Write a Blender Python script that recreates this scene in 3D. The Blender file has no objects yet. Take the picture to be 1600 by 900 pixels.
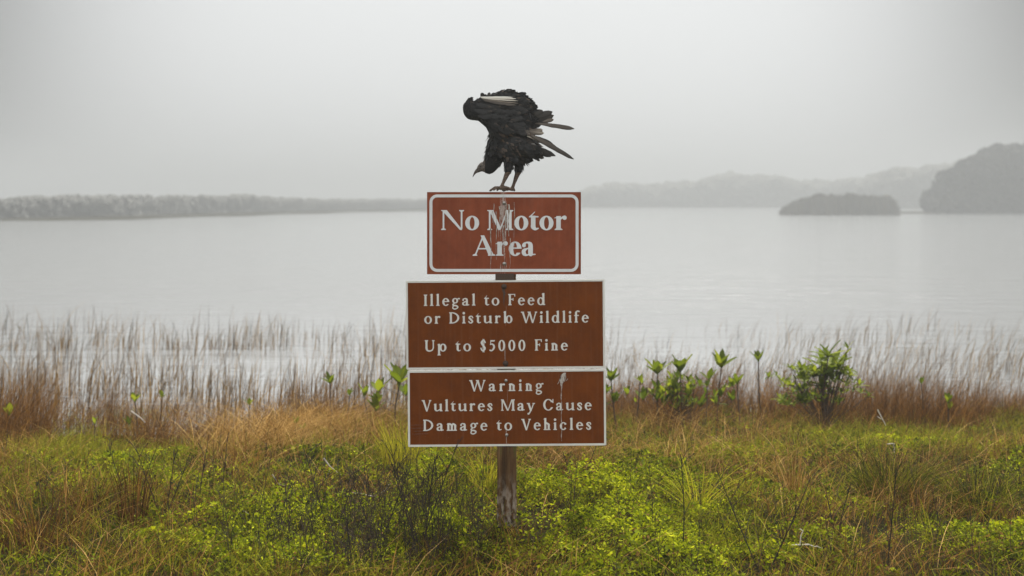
import bpy, bmesh, math, random
import numpy as np
from mathutils import Vector, Matrix

R = math.radians
rng = np.random.default_rng(7)
random.seed(7)
sc = bpy.context.scene
COL = sc.collection

# ------------------------------------------------------------------ camera, sky, sun, exposure
F = 50 / 36 * 1600            # focal length in photo pixels
HZ = 312                      # photo row of the horizon
CZ = 1.539                    # eye height above the ground at the post
YS = 6.667                    # distance of the sign faces: 3 mm per photo pixel
WZ = -0.30                    # water level
cam = bpy.data.cameras.new('camera')
cam.lens = 50; cam.sensor_width = 36; cam.shift_y = -(450 - HZ) / 1600
cam.clip_start = 0.1; cam.clip_end = 6000
cam.dof.use_dof = True; cam.dof.focus_distance = YS; cam.dof.aperture_fstop = 2.8
camo = bpy.data.objects.new('camera', cam); COL.objects.link(camo)
camo.location = (0, 0, CZ); camo.rotation_euler = (R(90), 0, 0)
sc.camera = camo

SUN_EL, SUN_AZ = 60, 14       # ahead of the camera and a little to the right, behind the fog
w = bpy.data.worlds.new('World'); sc.world = w; w.use_nodes = True
nt = w.node_tree; N = nt.nodes; L = nt.links
for n in list(N): N.remove(n)
wo = N.new('ShaderNodeOutputWorld'); bg = N.new('ShaderNodeBackground')
tc = N.new('ShaderNodeTexCoord')
sx = N.new('ShaderNodeSeparateXYZ'); L.new(tc.outputs['Generated'], sx.inputs[0])
mz = N.new('ShaderNodeMath'); mz.operation = 'MAXIMUM'; mz.inputs[1].default_value = 0.05; L.new(sx.outputs[2], mz.inputs[0])
cx = N.new('ShaderNodeCombineXYZ'); L.new(sx.outputs[0], cx.inputs[0]); L.new(sx.outputs[1], cx.inputs[1]); L.new(mz.outputs[0], cx.inputs[2])
sky = N.new('ShaderNodeTexSky'); sky.sky_type = 'NISHITA'; sky.sun_disc = False
sky.sun_elevation = R(SUN_EL); sky.sun_rotation = R(SUN_AZ); sky.air_density = 1; sky.dust_density = 6; sky.ozone_density = 1
L.new(cx.outputs[0], sky.inputs[0])
hs = N.new('ShaderNodeHueSaturation'); hs.inputs['Saturation'].default_value = 0.10; L.new(sky.outputs[0], hs.inputs['Color'])
# the overcast layer evens the sky out; its glow ahead is shaped to dim towards the view's corners
nrm = N.new('ShaderNodeVectorMath'); nrm.operation = 'NORMALIZE'; L.new(cx.outputs[0], nrm.inputs[0])
dt = N.new('ShaderNodeVectorMath'); dt.operation = 'DOT_PRODUCT'; L.new(nrm.outputs[0], dt.inputs[0])
dt.inputs[1].default_value = Vector((-0.012, 1, 0.10)).normalized()
gl = N.new('ShaderNodeMapRange'); gl.interpolation_type = 'SMOOTHERSTEP'
gl.inputs['From Min'].default_value = math.cos(R(25)); gl.inputs['From Max'].default_value = 1.0
gl.inputs['To Min'].default_value = 0.0; gl.inputs['To Max'].default_value = 1.0
L.new(dt.outputs['Value'], gl.inputs['Value'])
ev = N.new('ShaderNodeMix'); ev.data_type = 'RGBA'; ev.inputs['Factor'].default_value = 0.90
L.new(hs.outputs[0], ev.inputs['A'])
gr = N.new('ShaderNodeVectorMath'); gr.operation = 'SCALE'; gr.inputs[0].default_value = (5.05, 5.15, 5.2)
def rng_node(src, a, b_, lo, hi):
    q = N.new('ShaderNodeMapRange'); q.interpolation_type = 'SMOOTHSTEP'
    for k_, v_ in (('From Min', a), ('From Max', b_), ('To Min', lo), ('To Max', hi)): q.inputs[k_].default_value = v_
    L.new(src, q.inputs['Value']); return q.outputs[0]
sn_ = N.new('ShaderNodeSeparateXYZ'); L.new(nrm.outputs[0], sn_.inputs[0])
ad = N.new('ShaderNodeMath'); ad.operation = 'ADD'; L.new(gl.outputs[0], ad.inputs[0]); L.new(rng_node(sn_.outputs[2], .16, .85, 0, 0.45), ad.inputs[1])
ad2 = N.new('ShaderNodeMath'); ad2.operation = 'ADD'; L.new(ad.outputs[0], ad2.inputs[0]); L.new(rng_node(sn_.outputs[1], .3, -.8, 0, 2.0), ad2.inputs[1])  # sky behind the camera brightened as added fill for the sign faces
L.new(ad2.outputs[0], gr.inputs['Scale']); L.new(gr.outputs[0], ev.inputs['B'])
L.new(ev.outputs['Result'], bg.inputs['Color']); bg.inputs['Strength'].default_value = 0.10
L.new(bg.outputs[0], wo.inputs['Surface'])

sun = bpy.data.lights.new('sun', 'SUN'); sun.energy = 5.0; sun.angle = R(4); sun.color = (1, .965, .90)
suno = bpy.data.objects.new('sun', sun); COL.objects.link(suno)
el, az = R(SUN_EL), R(SUN_AZ)
sd = Vector((math.sin(az) * math.cos(el), math.cos(az) * math.cos(el), math.sin(el)))   # towards the sun
suno.rotation_euler = (-sd).to_track_quat('-Z', 'Y').to_euler()
vs = sc.view_settings; vs.view_transform = 'Standard'; vs.look = 'None'; vs.gamma = 1; vs.use_curve_mapping = False
vs.exposure = 0.85
sc.cycles.use_denoising = True; sc.cycles.sample_clamp_direct = 6
sc.cycles.volume_bounces = 2; sc.cycles.max_bounces = 8; sc.cycles.transparent_max_bounces = 8

def P(px, py, Y=YS):          # photo pixel at depth Y -> point
    return Vector(((px - 800) * Y / F, Y, CZ - (py - HZ) * Y / F))

# ------------------------------------------------------------------ helpers
def tag(o, label=None, cat=None, group=None, kind=None):
    for k, v in (('label', label), ('category', cat), ('group', group), ('kind', kind)):
        if v: o[k] = v
    return o
def empty(name, loc, label=None, cat=None, group=None):
    o = bpy.data.objects.new(name, None); COL.objects.link(o); o.location = loc; o.empty_display_size = .05
    return tag(o, label, cat, group)
def link(name, me, m=None, parent=None, loc=None):
    o = bpy.data.objects.new(name, me); COL.objects.link(o)
    if m: me.materials.append(m)
    if parent: o.parent = parent
    if loc is not None: o.location = loc
    return o
def obj_bm(name, bm, m, parent=None, loc=None, smooth=False):
    me = bpy.data.meshes.new(name); bm.normal_update(); bm.to_mesh(me); bm.free()
    if smooth: me.polygons.foreach_set('use_smooth', [True] * len(me.polygons))
    return link(name, me, m, parent, loc)
def mesh_np(name, V, faces, attrs=None, smooth=False):
    """faces: list of int arrays (n,k)"""
    me = bpy.data.meshes.new(name)
    V = np.ascontiguousarray(V, dtype=np.float32)
    me.vertices.add(len(V)); me.vertices.foreach_set('co', V.ravel())
    idx = np.concatenate([f.ravel() for f in faces]).astype(np.int32)
    tot = np.concatenate([np.full(len(f), f.shape[1]) for f in faces]).astype(np.int32)
    st = np.concatenate([[0], np.cumsum(tot)[:-1]]).astype(np.int32)
    me.loops.add(len(idx)); me.loops.foreach_set('vertex_index', idx)
    me.polygons.add(len(tot)); me.polygons.foreach_set('loop_start', st)
    if smooth: me.polygons.foreach_set('use_smooth', np.ones(len(tot), dtype=bool))
    me.update(calc_edges=True)
    for k, a in (attrs or {}).items():
        at = me.attributes.new(k, 'FLOAT', 'POINT'); at.data.foreach_set('value', np.ascontiguousarray(a, dtype=np.float32))
    return me

def vnoise(x, y, seed=0):     # smooth value noise in 0..1
    xi = np.floor(x).astype(np.int64); yi = np.floor(y).astype(np.int64)
    fx = x - xi; fy = y - yi; fx = fx * fx * (3 - 2 * fx); fy = fy * fy * (3 - 2 * fy)
    def h(a, b):
        n = (a * 374761393 + b * 668265263 + seed * 974711) & 0x7fffffff
        n = ((n ^ (n >> 13)) * 1274126177) & 0x7fffffff
        return ((n ^ (n >> 16)) & 0xffff) / 65535.
    return (h(xi, yi) * (1 - fx) + h(xi + 1, yi) * fx) * (1 - fy) + (h(xi, yi + 1) * (1 - fx) + h(xi + 1, yi + 1) * fx) * fy
def fbm(x, y, seed=0):
    return vnoise(x, y, seed) * .55 + vnoise(x * 2.1, y * 2.1, seed + 1) * .3 + vnoise(x * 4.3, y * 4.3, seed + 2) * .15
def sstep(a, b, x):
    t = np.clip((x - a) / (b - a), 0, 1); return t * t * (3 - 2 * t)

# ------------------------------------------------------------------ materials
class Mat:
    def __init__(s, name):
        s.m = bpy.data.materials.new(name); s.m.use_nodes = True
        s.t = s.m.node_tree; s.N = s.t.nodes; s.L = s.t.links
        s.p = s.N['Principled BSDF']; s.out = s.N['Material Output']
    def n(s, t, **kw):
        x = s.N.new(t)
        for k, v in kw.items(): setattr(x, k, v)
        return x
    def math(s, op, a, b=None, c=None):
        x = s.n('ShaderNodeMath', operation=op)
        for i, v in enumerate((a, b, c)):
            if v is None: continue
            if isinstance(v, (int, float)): x.inputs[i].default_value = v
            else: s.L.new(v, x.inputs[i])
        return x.outputs[0]
    def mix(s, f, a, b):
        x = s.n('ShaderNodeMix', data_type='RGBA')
        for k, v in (('Factor', f), ('A', a), ('B', b)):
            i = x.inputs[k] if k != 'Factor' else x.inputs[0]
            if k != 'Factor': i = [q for q in x.inputs if q.name == k and q.type == 'RGBA'][0]
            if isinstance(v, tuple): i.default_value = (*v, 1)[:4]
            elif isinstance(v, (int, float)): i.default_value = v
            else: s.L.new(v, i)
        return [q for q in x.outputs if q.type == 'RGBA'][0]
    def ramp(s, f, stops, interp='LINEAR'):
        x = s.n('ShaderNodeValToRGB'); x.color_ramp.interpolation = interp; e = x.color_ramp.elements
        while len(e) < len(stops): e.new(0.5)
        for i, (p, c) in enumerate(stops):
            e[i].position = p; e[i].color = (*c, 1) if not isinstance(c, (int, float)) else (c, c, c, 1)
        s.L.new(f, x.inputs[0]); return x.outputs[0]
    def coords(s, scale=(1, 1, 1), kind='Object'):
        t = s.n('ShaderNodeTexCoord'); m = s.n('ShaderNodeMapping'); m.inputs['Scale'].default_value = scale
        s.L.new(t.outputs[kind], m.inputs[0]); return m.outputs[0]
    def noise(s, scale, detail=3, vec=None, rough=.55):
        x = s.n('ShaderNodeTexNoise'); x.inputs['Scale'].default_value = scale; x.inputs['Detail'].default_value = detail
        x.inputs['Roughness'].default_value = rough
        if vec is not None: s.L.new(vec, x.inputs['Vector'])
        return x.outputs['Fac']
    def attr(s, name):
        x = s.n('ShaderNodeAttribute', attribute_name=name); return x.outputs['Fac']
    def base(s, c, rough=.7, spec=.3):
        if isinstance(c, tuple): s.p.inputs['Base Color'].default_value = (*c, 1)
        else: s.L.new(c, s.p.inputs['Base Color'])
        if isinstance(rough, (int, float)): s.p.inputs['Roughness'].default_value = rough
        else: s.L.new(rough, s.p.inputs['Roughness'])
        s.p.inputs['Specular IOR Level'].default_value = spec; return s
    def bump(s, h, dist=.01, strength=1):
        b = s.n('ShaderNodeBump'); b.inputs['Distance'].default_value = dist; b.inputs['Strength'].default_value = strength
        s.L.new(h, b.inputs['Height']); s.L.new(b.outputs[0], s.p.inputs['Normal']); return s
    def translucent(s, c, f=.4):
        t = s.n('ShaderNodeBsdfTranslucent'); s.L.new(c, t.inputs[0])
        mx = s.n('ShaderNodeMixShader'); mx.inputs[0].default_value = f
        s.L.new(s.p.outputs[0], mx.inputs[1]); s.L.new(t.outputs[0], mx.inputs[2]); s.L.new(mx.outputs[0], s.out.inputs[0]); return s

def plant_mat(name, stops, tr=.35, rough=.6, spec=.25):
    m = Mat(name); c = m.ramp(m.attr('tint'), stops); m.base(c, rough, spec)
    if tr: m.translucent(c, tr)
    return m.m

M = {}
M['cover'] = plant_mat('ground cover leaf', [(0, (.006, .008, .001)), (.36, (.048, .060, .002)), (.68, (.20, .245, .003)), (.93, (.46, .47, .010)), (1, (.20, .105, .03))], .36, .75, .08)
M['green_grass'] = plant_mat('green grass', [(0, (.012, .013, .002)), (.5, (.15, .155, .004)), (1, (.46, .40, .025))], .36, .75, .08)
M['dry'] = plant_mat('dry grass', [(0, (.014, .006, .002)), (.45, (.12, .053, .010)), (.8, (.30, .155, .030)), (1, (.52, .33, .11))], .3, .75, .08)
M['shore'] = plant_mat('shore grass', [(0, (.018, .007, .002)), (.5, (.125, .053, .010)), (1, (.28, .14, .035))], .45, .75, .08)
M['reed'] = plant_mat('reed', [(0, (.022, .014, .007)), (.5, (.115, .066, .024)), (1, (.30, .19, .075))], .45, .75, .08)
M['weed'] = plant_mat('dead weed', [(0, (.018, .014, .010)), (.6, (.045, .030, .020)), (1, (.10, .065, .04))], 0, .85)
M['bleached'] = plant_mat('bleached wood', [(0, (.30, .27, .23)), (1, (.52, .48, .42))], 0, .85)
M['leaf'] = plant_mat('broad leaf', [(0, (.035, .055, .003)), (.5, (.125, .165, .006)), (1, (.33, .36, .02))], .48, .6, .12)
M['stem'] = plant_mat('plant stem', [(0, (.05, .03, .02)), (1, (.12, .08, .045))], 0, .8)
M['far'] = plant_mat('far foliage', [(0, (.012, .013, .008)), (1, (.045, .042, .026))], 0, .9)
M['far_fogged'] = plant_mat('far fog toned foliage', [(0, (.22, .217, .195)), (1, (.29, .285, .255))], .5, .9, .05)  # fog fade put into the colour: paler than the trees themselves
M['islet'] = plant_mat('islet reed', [(0, (.035, .030, .018)), (1, (.09, .072, .04))], 0, .9)
M['far_shore_fogged'] = plant_mat('far shore fog tone', [(0, (.30, .298, .28)), (1, (.33, .325, .305))], .5, .9, .05)  # shore scrub paled towards the fog, haze mixed into its colour

m = Mat('ground'); c0 = m.coords((1, 1, 1))
n1 = m.noise(3, 5, c0); n2 = m.noise(40, 4, c0)
m.base(m.mix(m.ramp(n2, [(.35, 0.), (.7, 1.)]), m.ramp(n1, [(.3, (.010, .007, .004)), (.7, (.026, .017, .007))]), (.018, .020, .005)), 1.0, .02).bump(n2, .02)
M['ground'] = m.m

m = Mat('water'); c1 = m.coords((.55, 1.6, 1)); c2 = m.coords((2.2, 6.5, 1)); 
h = m.math('ADD', m.math('MULTIPLY', m.noise(1, 3, c1), 1.0), m.math('MULTIPLY', m.noise(1.0, 4, c2), .42))
m.base((.205, .21, .21), .10, .5); m.p.inputs['IOR'].default_value = 1.33
t = m.n('ShaderNodeTexCoord'); s = m.n('ShaderNodeSeparateXYZ'); m.L.new(t.outputs['Object'], s.inputs[0])
q = m.n('ShaderNodeMapRange'); m.L.new(s.outputs[1], q.inputs['Value'])     # calm among the reeds, rippled further out
for k_, v_ in (('From Min', 15.), ('From Max', 27.), ('To Min', .12), ('To Max', 1.)): q.inputs[k_].default_value = v_
m.bump(m.math('MULTIPLY', h, q.outputs[0]), .17); M['water'] = m.m

def sign_mat(name, base, kind, x0, seed, spread, amount):
    """Painted metal with bird droppings, rain streaks and chips; kind: face or white."""
    m = Mat(name); t = m.n('ShaderNodeTexCoord'); s = m.n('ShaderNodeSeparateXYZ'); m.L.new(t.outputs['Object'], s.inputs[0])
    X, Z = s.outputs[0], s.outputs[2]
    def vec(kx, kz, off):
        mp = m.n('ShaderNodeMapping'); mp.inputs['Scale'].default_value = (kx, 1, kz); mp.inputs['Location'].default_value = (off, 0, off * .7)
        m.L.new(t.outputs['Object'], mp.inputs[0]); return mp.outputs[0]
    mask = m.math('SUBTRACT', 1.0, m.math('MULTIPLY', m.math('ABSOLUTE', m.math('SUBTRACT', X, x0)), 1 / spread))
    mask = m.math('MAXIMUM', mask, 0.0)
    st = m.noise(1, 4, vec(140, 5, seed), .75)
    streak = m.ramp(m.math('ADD', m.math('MULTIPLY', mask, amount), m.math('MULTIPLY', st, 1.0)), [(.84, 0.), (.90, 1.)])
    fine = m.noise(1, 5, vec(300, 160, seed + 3), .8)
    streak = m.math('MULTIPLY', streak, m.ramp(fine, [(.36, 0.), (.55, 1.)]))
    st2 = m.noise(1, 4, vec(130, 9, seed + 11), .7)
    dark = m.math('MULTIPLY', m.ramp(m.math('ADD', m.math('MULTIPLY', mask, amount * .8), m.math('MULTIPLY', st2, .9)), [(.80, 0.), (.86, 1.)]), .9)
    sp = m.noise(1, 2, vec(210, 210, seed + 20), .5)
    speck = m.ramp(sp, [(.70, 0.), (.74, 1.)])
    mot = m.noise(1, 5, vec(9, 7, seed + 30), .7)
    if kind == 'face':
        b = m.mix(m.ramp(mot, [(.3, 0.), (.7, 1.)]), tuple(v * .74 for v in base), tuple(min(1, v * 1.2) for v in base))
        rain = m.math('MULTIPLY', m.ramp(m.noise(1, 3, vec(60, 1.5, seed + 40), .6), [(.5, 0.), (.8, 1.)]), .07)
        b = m.mix(rain, b, (.30, .22, .17))
        b = m.mix(m.math('MULTIPLY', speck, .5), b, (.28, .15, .07))
        b = m.mix(dark, b, (.035, .022, .015))
        b = m.mix(m.math('MULTIPLY', streak, .85), b, (.50, .46, .41))
    else:
        b = m.mix(m.ramp(mot, [(.35, 0.), (.75, 1.)]), base, tuple(v * .82 for v in base))
        b = m.mix(m.math('MULTIPLY', speck, .35), b, (.30, .22, .16))
        b = m.mix(m.math('MULTIPLY', streak, .30), b, (.20, .14, .10))
        b = m.mix(m.math('MULTIPLY', dark, .8), b, (.06, .04, .03))
    m.base(b, .65 if kind == 'face' else .6, .08); m.bump(m.math('ADD', streak, m.math('MULTIPLY', mot, .4)), .0006)
    return m.m
M['face_red'] = sign_mat('red brown paint', (.205, .049, .019), 'face', -.005, 3, .085, .36)
M['white_red'] = sign_mat('white paint', (.66, .66, .65), 'white', -.005, 3, .085, .36)
M['face_brown'] = sign_mat('brown paint', (.127, .030, .0014), 'face', -.005, 17, .055, .27)
M['white_brown'] = sign_mat('white paint lower', (.64, .62, .57), 'white', -.005, 17, .05, .20)
m = Mat('grey metal'); m.base(m.ramp(m.noise(60, 4), [(.3, (.22, .19, .16)), (.7, (.5, .48, .45))]), .45, .5); m.p.inputs['Metallic'].default_value = .7; M['bolt'] = m.m
m = Mat('rusty metal'); m.base(m.ramp(m.noise(90, 4), [(.3, (.02, .015, .012)), (.7, (.09, .05, .03))]), .7, .3); M['rust'] = m.m
m = Mat('dropping'); m.base(m.ramp(m.noise(220, 4, m.coords((1, 1, .3))), [(.35, (.16, .10, .07)), (.65, (.50, .47, .42))]), .8, .2); M['dropping'] = m.m
m = Mat('scuff'); m.base(m.ramp(m.noise(1, 4, m.coords((60, 1, 260))), [(.35, (.12, .05, .02)), (.65, (.25, .22, .22))]), .6, .3); M['scuff'] = m.m

m = Mat('post wood'); v = m.coords((38, 38, 2.2)); g = m.noise(1, 6, v, .7); g2 = m.noise(1, 4, m.coords((9, 9, 5)))
c = m.ramp(g, [(.28, (.012, .007, .003)), (.5, (.072, .036, .013)), (.75, (.18, .10, .042))])
t = m.n('ShaderNodeTexCoord'); s = m.n('ShaderNodeSeparateXYZ'); m.L.new(t.outputs['Object'], s.inputs[0])
low = m.ramp(s.outputs[2], [(.10, 1.), (.26, 0.)])
c = m.mix(m.math('MULTIPLY', low, m.ramp(m.noise(1, 5, m.coords((60, 60, 25))), [(.42, 0.), (.6, .85)])), c, (.30, .25, .20))   # pale lichen at the foot
moss = m.math('MULTIPLY', m.ramp(s.outputs[2], [(.32, 0.), (.40, 1.)]), m.ramp(m.noise(1, 4, m.coords((45, 45, 6))), [(.5, 0.), (.6, .8)]))
c = m.mix(moss, c, (.10, .11, .025))
m.base(c, .9, .15).bump(g, .008); M['post'] = m.m

# bird
m = Mat('plumage'); nn = m.noise(1, 4, m.coords((60, 60, 60)))
m.base(m.ramp(m.math('ADD', m.attr('tint'), m.math('MULTIPLY', m.math('SUBTRACT', nn, .5), .5)), [(0, (.003, .003, .003)), (.6, (.010, .0085, .007)), (1, (.085, .054, .032))]), .6, .3)
m.p.inputs['Sheen Weight'].default_value = .15; M['plume'] = m.m
m = Mat('flight feather'); m.base(m.ramp(m.attr('tint'), [(0, (.008, .007, .006)), (.4, (.03, .024, .018)), (.7, (.10, .078, .058)), (.86, (.42, .36, .28)), (1, (.74, .71, .64))]), .55, .3); M['feather'] = m.m
m = Mat('bird body'); k = m.attr('skin'); sn = m.noise(1, 4, m.coords((160, 160, 160)))
skin = m.ramp(sn, [(.3, (.025, .02, .017)), (.55, (.10, .082, .068)), (.75, (.22, .19, .155))])
leg = m.ramp(sn, [(.3, (.035, .024, .018)), (.7, (.17, .115, .08))])
b = m.mix(m.ramp(k, [(.2, 0.), (.4, 1.)]), (.006, .0055, .005), leg); b = m.mix(m.ramp(k, [(.6, 0.), (.85, 1.)]), b, skin)
m.base(b, .7, .25).bump(sn, .003); M['bird'] = m.m
m = Mat('beak horn'); m.base((.055, .038, .03), .4, .4); M['beak'] = m.m
m = Mat('eye'); m.base((.012, .008, .006), .1, .6); M['eye'] = m.m

# ------------------------------------------------------------------ ground, water, haze
def shore_y(x):
    xs_ = [-9, -6, -4, -3.2, -2.6, -2.2, -1.8, -1.2, 0, .8, 2, 3, 3.5, 4, 6, 9]
    ys_ = [11.0, 10.9, 10.7, 11.0, 10.75, 10.65, 11.4, 12.0, 12.2, 12.0, 12.3, 12.0, 11.7, 12.1, 12.4, 12.3]
    return np.interp(x, xs_, ys_) + .5 * (vnoise(x * 1.3 + 30, x * 0, 5) - .5) + .35 * (vnoise(x * 3.4 + 9, x * 0, 6) - .5)
def terrain(x, y):
    x = np.asarray(x, float); y = np.asarray(y, float)
    ys = shore_y(np.clip(x, -9, 9))
    z = WZ * sstep(7.8, 1, np.zeros_like(y)) if False else 0
    z = (WZ + .0) * sstep(7.6, ys + .3, y) - 1.3 * sstep(ys, ys + 12, y)
    z = z + (fbm(x * 1.3, y * 1.3, 3) - .5) * .09 * (1 - sstep(9.5, 11, y))
    # far shores rise out of the lake
    def land(cx, cy, rx, ry, top): 
        d = ((x - cx) / rx) ** 2 + ((y - cy) / ry) ** 2
        return 2.4 * (1 - sstep(.55, 1.0, d))
    return z + far_land(x, y)
def seg_land(x, y, a, b, wd):
    ax, ay = a; bx, by = b; dx, dy = bx - ax, by - ay
    t = np.clip(((x - ax) * dx + (y - ay) * dy) / (dx * dx + dy * dy), 0, 1)
    return 1.47 * (1 - sstep(wd * .6, wd, np.hypot(x - ax - t * dx, y - ay - t * dy)))
LANDS = [((-84, 112), (-68, 118), 8), ((-70, 117), (-41, 130), 8), ((-41, 130), (-24, 226), 9), ((-24, 226), (20, 350), 15), ((62, 193), (160, 198), 21),
         ((80, 306), (130, 310), 18), ((14, 352), (120, 352), 18), ((36.4, 170), (42.2, 170), 3.4)]
def far_land(x, y):
    z = np.zeros_like(x)
    for a, b, wd in LANDS: z = np.maximum(z, seg_land(x, y, a, b, wd))
    return z
def axis(parts):
    return np.unique(np.concatenate([np.arange(a, b, s) for a, b, s in parts]))
gx = axis([(-1400, -240, 80), (-240, -10, 5), (-10, 10, .2), (10, 240, 5), (240, 1401, 80)])
gy = axis([(-200, 2, 20), (2, 20, .15), (20, 120, 5), (120, 420, 5), (420, 640, 10), (640, 1401, 80)])
GX, GY = np.meshgrid(gx, gy); GZ = terrain(GX, GY)
def grid_faces(nx, ny):
    i = np.arange((ny - 1) * (nx - 1)); r, c = i // (nx - 1), i % (nx - 1); a = r * nx + c
    return np.stack([a, a + 1, a + nx + 1, a + nx], 1)
g = link('ground', mesh_np('ground', np.stack([GX, GY, GZ], -1).reshape(-1, 3), [grid_faces(len(gx), len(gy))], smooth=True), M['ground'])
tag(g, kind='structure')
wx, wy = 1390, (9.0, 1390)
wt = link('water', mesh_np('water', np.array([(-wx, wy[0], WZ), (wx, wy[0], WZ), (wx, wy[1], WZ), (-wx, wy[1], WZ)]), [np.array([[0, 1, 2, 3]])]), M['water'])
tag(wt, kind='structure')

bm = bmesh.new(); bmesh.ops.create_cube(bm, size=1)
for v in bm.verts: v.co = Vector((v.co.x * 3000, 600 + v.co.y * 1800, 7.0 + v.co.z * 22))
hm = Mat('haze'); hm.N.remove(hm.p)
pv = hm.n('ShaderNodeVolumePrincipled'); pv.inputs['Density'].default_value = .0043; pv.inputs['Anisotropy'].default_value = .6
pv.inputs['Color'].default_value = (.50, .516, .526, 1); hm.L.new(pv.outputs[0], hm.out.inputs['Volume'])
hz = obj_bm('haze', bm, hm.m); tag(hz, kind='stuff')

# ------------------------------------------------------------------ far vegetation
def quads(C, U, W):           # centres, half axes -> verts, faces
    n = len(C); V = np.stack([C - U - W, C + U - W, C + U + W, C - U + W], 1).reshape(-1, 3)
    return V, np.arange(n * 4).reshape(n, 4)
def unit(a): return a / np.maximum(1e-9, np.linalg.norm(a, axis=1, keepdims=True))
def crowns(lobes, per, leaf):
    """leaf clumps over ellipsoid lobes (x,y,z,rx,ry,rz)"""
    Cs, T = [], []
    for (x, y, z, rx, ry, rz) in lobes:
        d = unit(rng.normal(size=(per, 3))); r = rng.uniform(.72, 1.08, (per, 1)) + .18 * (vnoise(d[:, 0] * 3 + x, d[:, 2] * 3 + y, 9)[:, None] - .5)
        Cs.append(np.array([x, y, z]) + d * r * np.array([rx, ry, rz])); T.append(np.clip(rng.normal(.45 + .3 * (rng.random() - .5), .2, per), 0, 1))
    C = np.concatenate(Cs); t = np.concatenate(T); n = len(C)
    U = unit(rng.normal(size=(n, 3))) * leaf * rng.uniform(.5, 1.2, (n, 1)); W = unit(np.cross(U, rng.normal(size=(n, 3)))) * leaf * .6
    V, Fc = quads(C, U, W); return V, Fc, np.repeat(t, 4)
def grove(name, top, xs, Y, depth, per, leaf, m, lobe=2.6, foot=True):
    """woodland along the shore: top(px) gives the outline row in the photo"""
    lobes = []
    for px in xs:
        for k in range(depth):
            y = Y(px) + k * lobe * 1.6 + random.uniform(-1, 1); X = (px - 800) * Y(px) / F
            H = CZ - (top(px) - HZ) * Y(px) / F - WZ
            H *= random.uniform(.84, 1.05) if k else random.uniform(.7, 1.0)
            n = max(1, int(H / lobe))
            for q in range(n):
                zz = WZ + H * (q + .5) / n
                r = lobe * random.uniform(.75, 1.15)
                if zz + r > WZ + H: zz = WZ + H - r * .85
                lobes.append((X + random.uniform(-1, 1) * lobe * .6, y, zz, r, r, r * random.uniform(.7, 1)))
    V, Fc, t = crowns(lobes, per, leaf)
    o = link(name, mesh_np(name, V, [Fc], {'tint': t}), m); return o
def itp(pts):
    a = np.array(pts, float); return lambda p: float(np.interp(p, a[:, 0], a[:, 1]))
o = grove('woodland', itp([(1462, 324), (1476, 314), (1490, 294), (1506, 268), (1522, 254), (1542, 247), (1565, 234), (1600, 226), (1680, 222), (1800, 240), (2150, 232)]),
          np.arange(1487, 2150, 8), lambda p: 182, 4, 300, .36, M['far'], 1.35)
tag(o, 'dark grey mass of trees looming out of the fog at the far right shore', 'woodland', kind='stuff')
o = grove('woodland', itp([(1230, 287), (1300, 281), (1340, 285), (1380, 270), (1420, 264), (1500, 256), (1560, 250)]), np.arange(1372, 1620, 11), lambda p: 300, 3, 240, .6, M['far_fogged'], 1.9)
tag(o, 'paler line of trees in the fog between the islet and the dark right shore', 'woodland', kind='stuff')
o = grove('woodland', itp([(870, 312), (910, 300), (960, 288), (1020, 290), (1090, 284), (1150, 271), (1200, 276), (1260, 284), (1330, 280), (1400, 275)]), np.arange(880, 1400, 7), lambda p: 345, 3, 160, .7, M['far_fogged'], 2.1)
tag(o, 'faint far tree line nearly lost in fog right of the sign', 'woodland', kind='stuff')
def left_Y(p): return float(np.interp(p, [-620, -60, 0, 160, 400, 640, 860], [116, 122, 128, 143, 186, 248, 300]))
o = grove('woodland', itp([(-620, 306), (-300, 303), (-60, 309), (0, 312), (40, 308), (130, 306), (220, 307), (350, 306), (380, 304), (430, 309), (520, 311), (640, 311), (860, 314)]), np.arange(-620, 860, 4.5), left_Y, 3, 190, .16, M['far_shore_fogged'], .42)
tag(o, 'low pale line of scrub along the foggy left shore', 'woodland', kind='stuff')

# ------------------------------------------------------------------ blades
def blades(base, height, lean, az, width, tint, segs=2, droop=1.0, flat=None):
    """tapered, bent blades: base (n,3); lean = sideways travel as a share of height"""
    n = len(base); d = np.stack([np.cos(az), np.sin(az), np.zeros(n)], 1)
    fa = rng.uniform(0, 2 * np.pi, n) if flat is None else flat
    s = np.stack([np.cos(fa), np.sin(fa), np.zeros(n)], 1)
    rows = []
    for k in range(segs):
        t = k / segs; p = base + d * (height * lean * t ** (1 + droop))[:, None]; p[:, 2] += height * (t - .12 * droop * lean * t * t)
        wv = s * (width * (1 - .45 * t) / 2)[:, None]; rows += [p - wv, p + wv]
    tip = base + d * (height * lean)[:, None]; tip[:, 2] += height * (1 - .12 * droop * lean)
    rows.append(tip); k = len(rows); V = np.stack(rows, 1).reshape(-1, 3); o0 = np.arange(n)[:, None] * k
    faces = []
    for q in range(segs - 1): faces.append(o0 + np.array([[2 * q, 2 * q + 1, 2 * q + 3, 2 * q + 2]]))
    tri = o0 + np.array([[2 * segs - 2, 2 * segs - 1, 2 * segs]])
    return V, [np.concatenate(faces)] if faces else [], [tri], np.repeat(tint, k)
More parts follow.
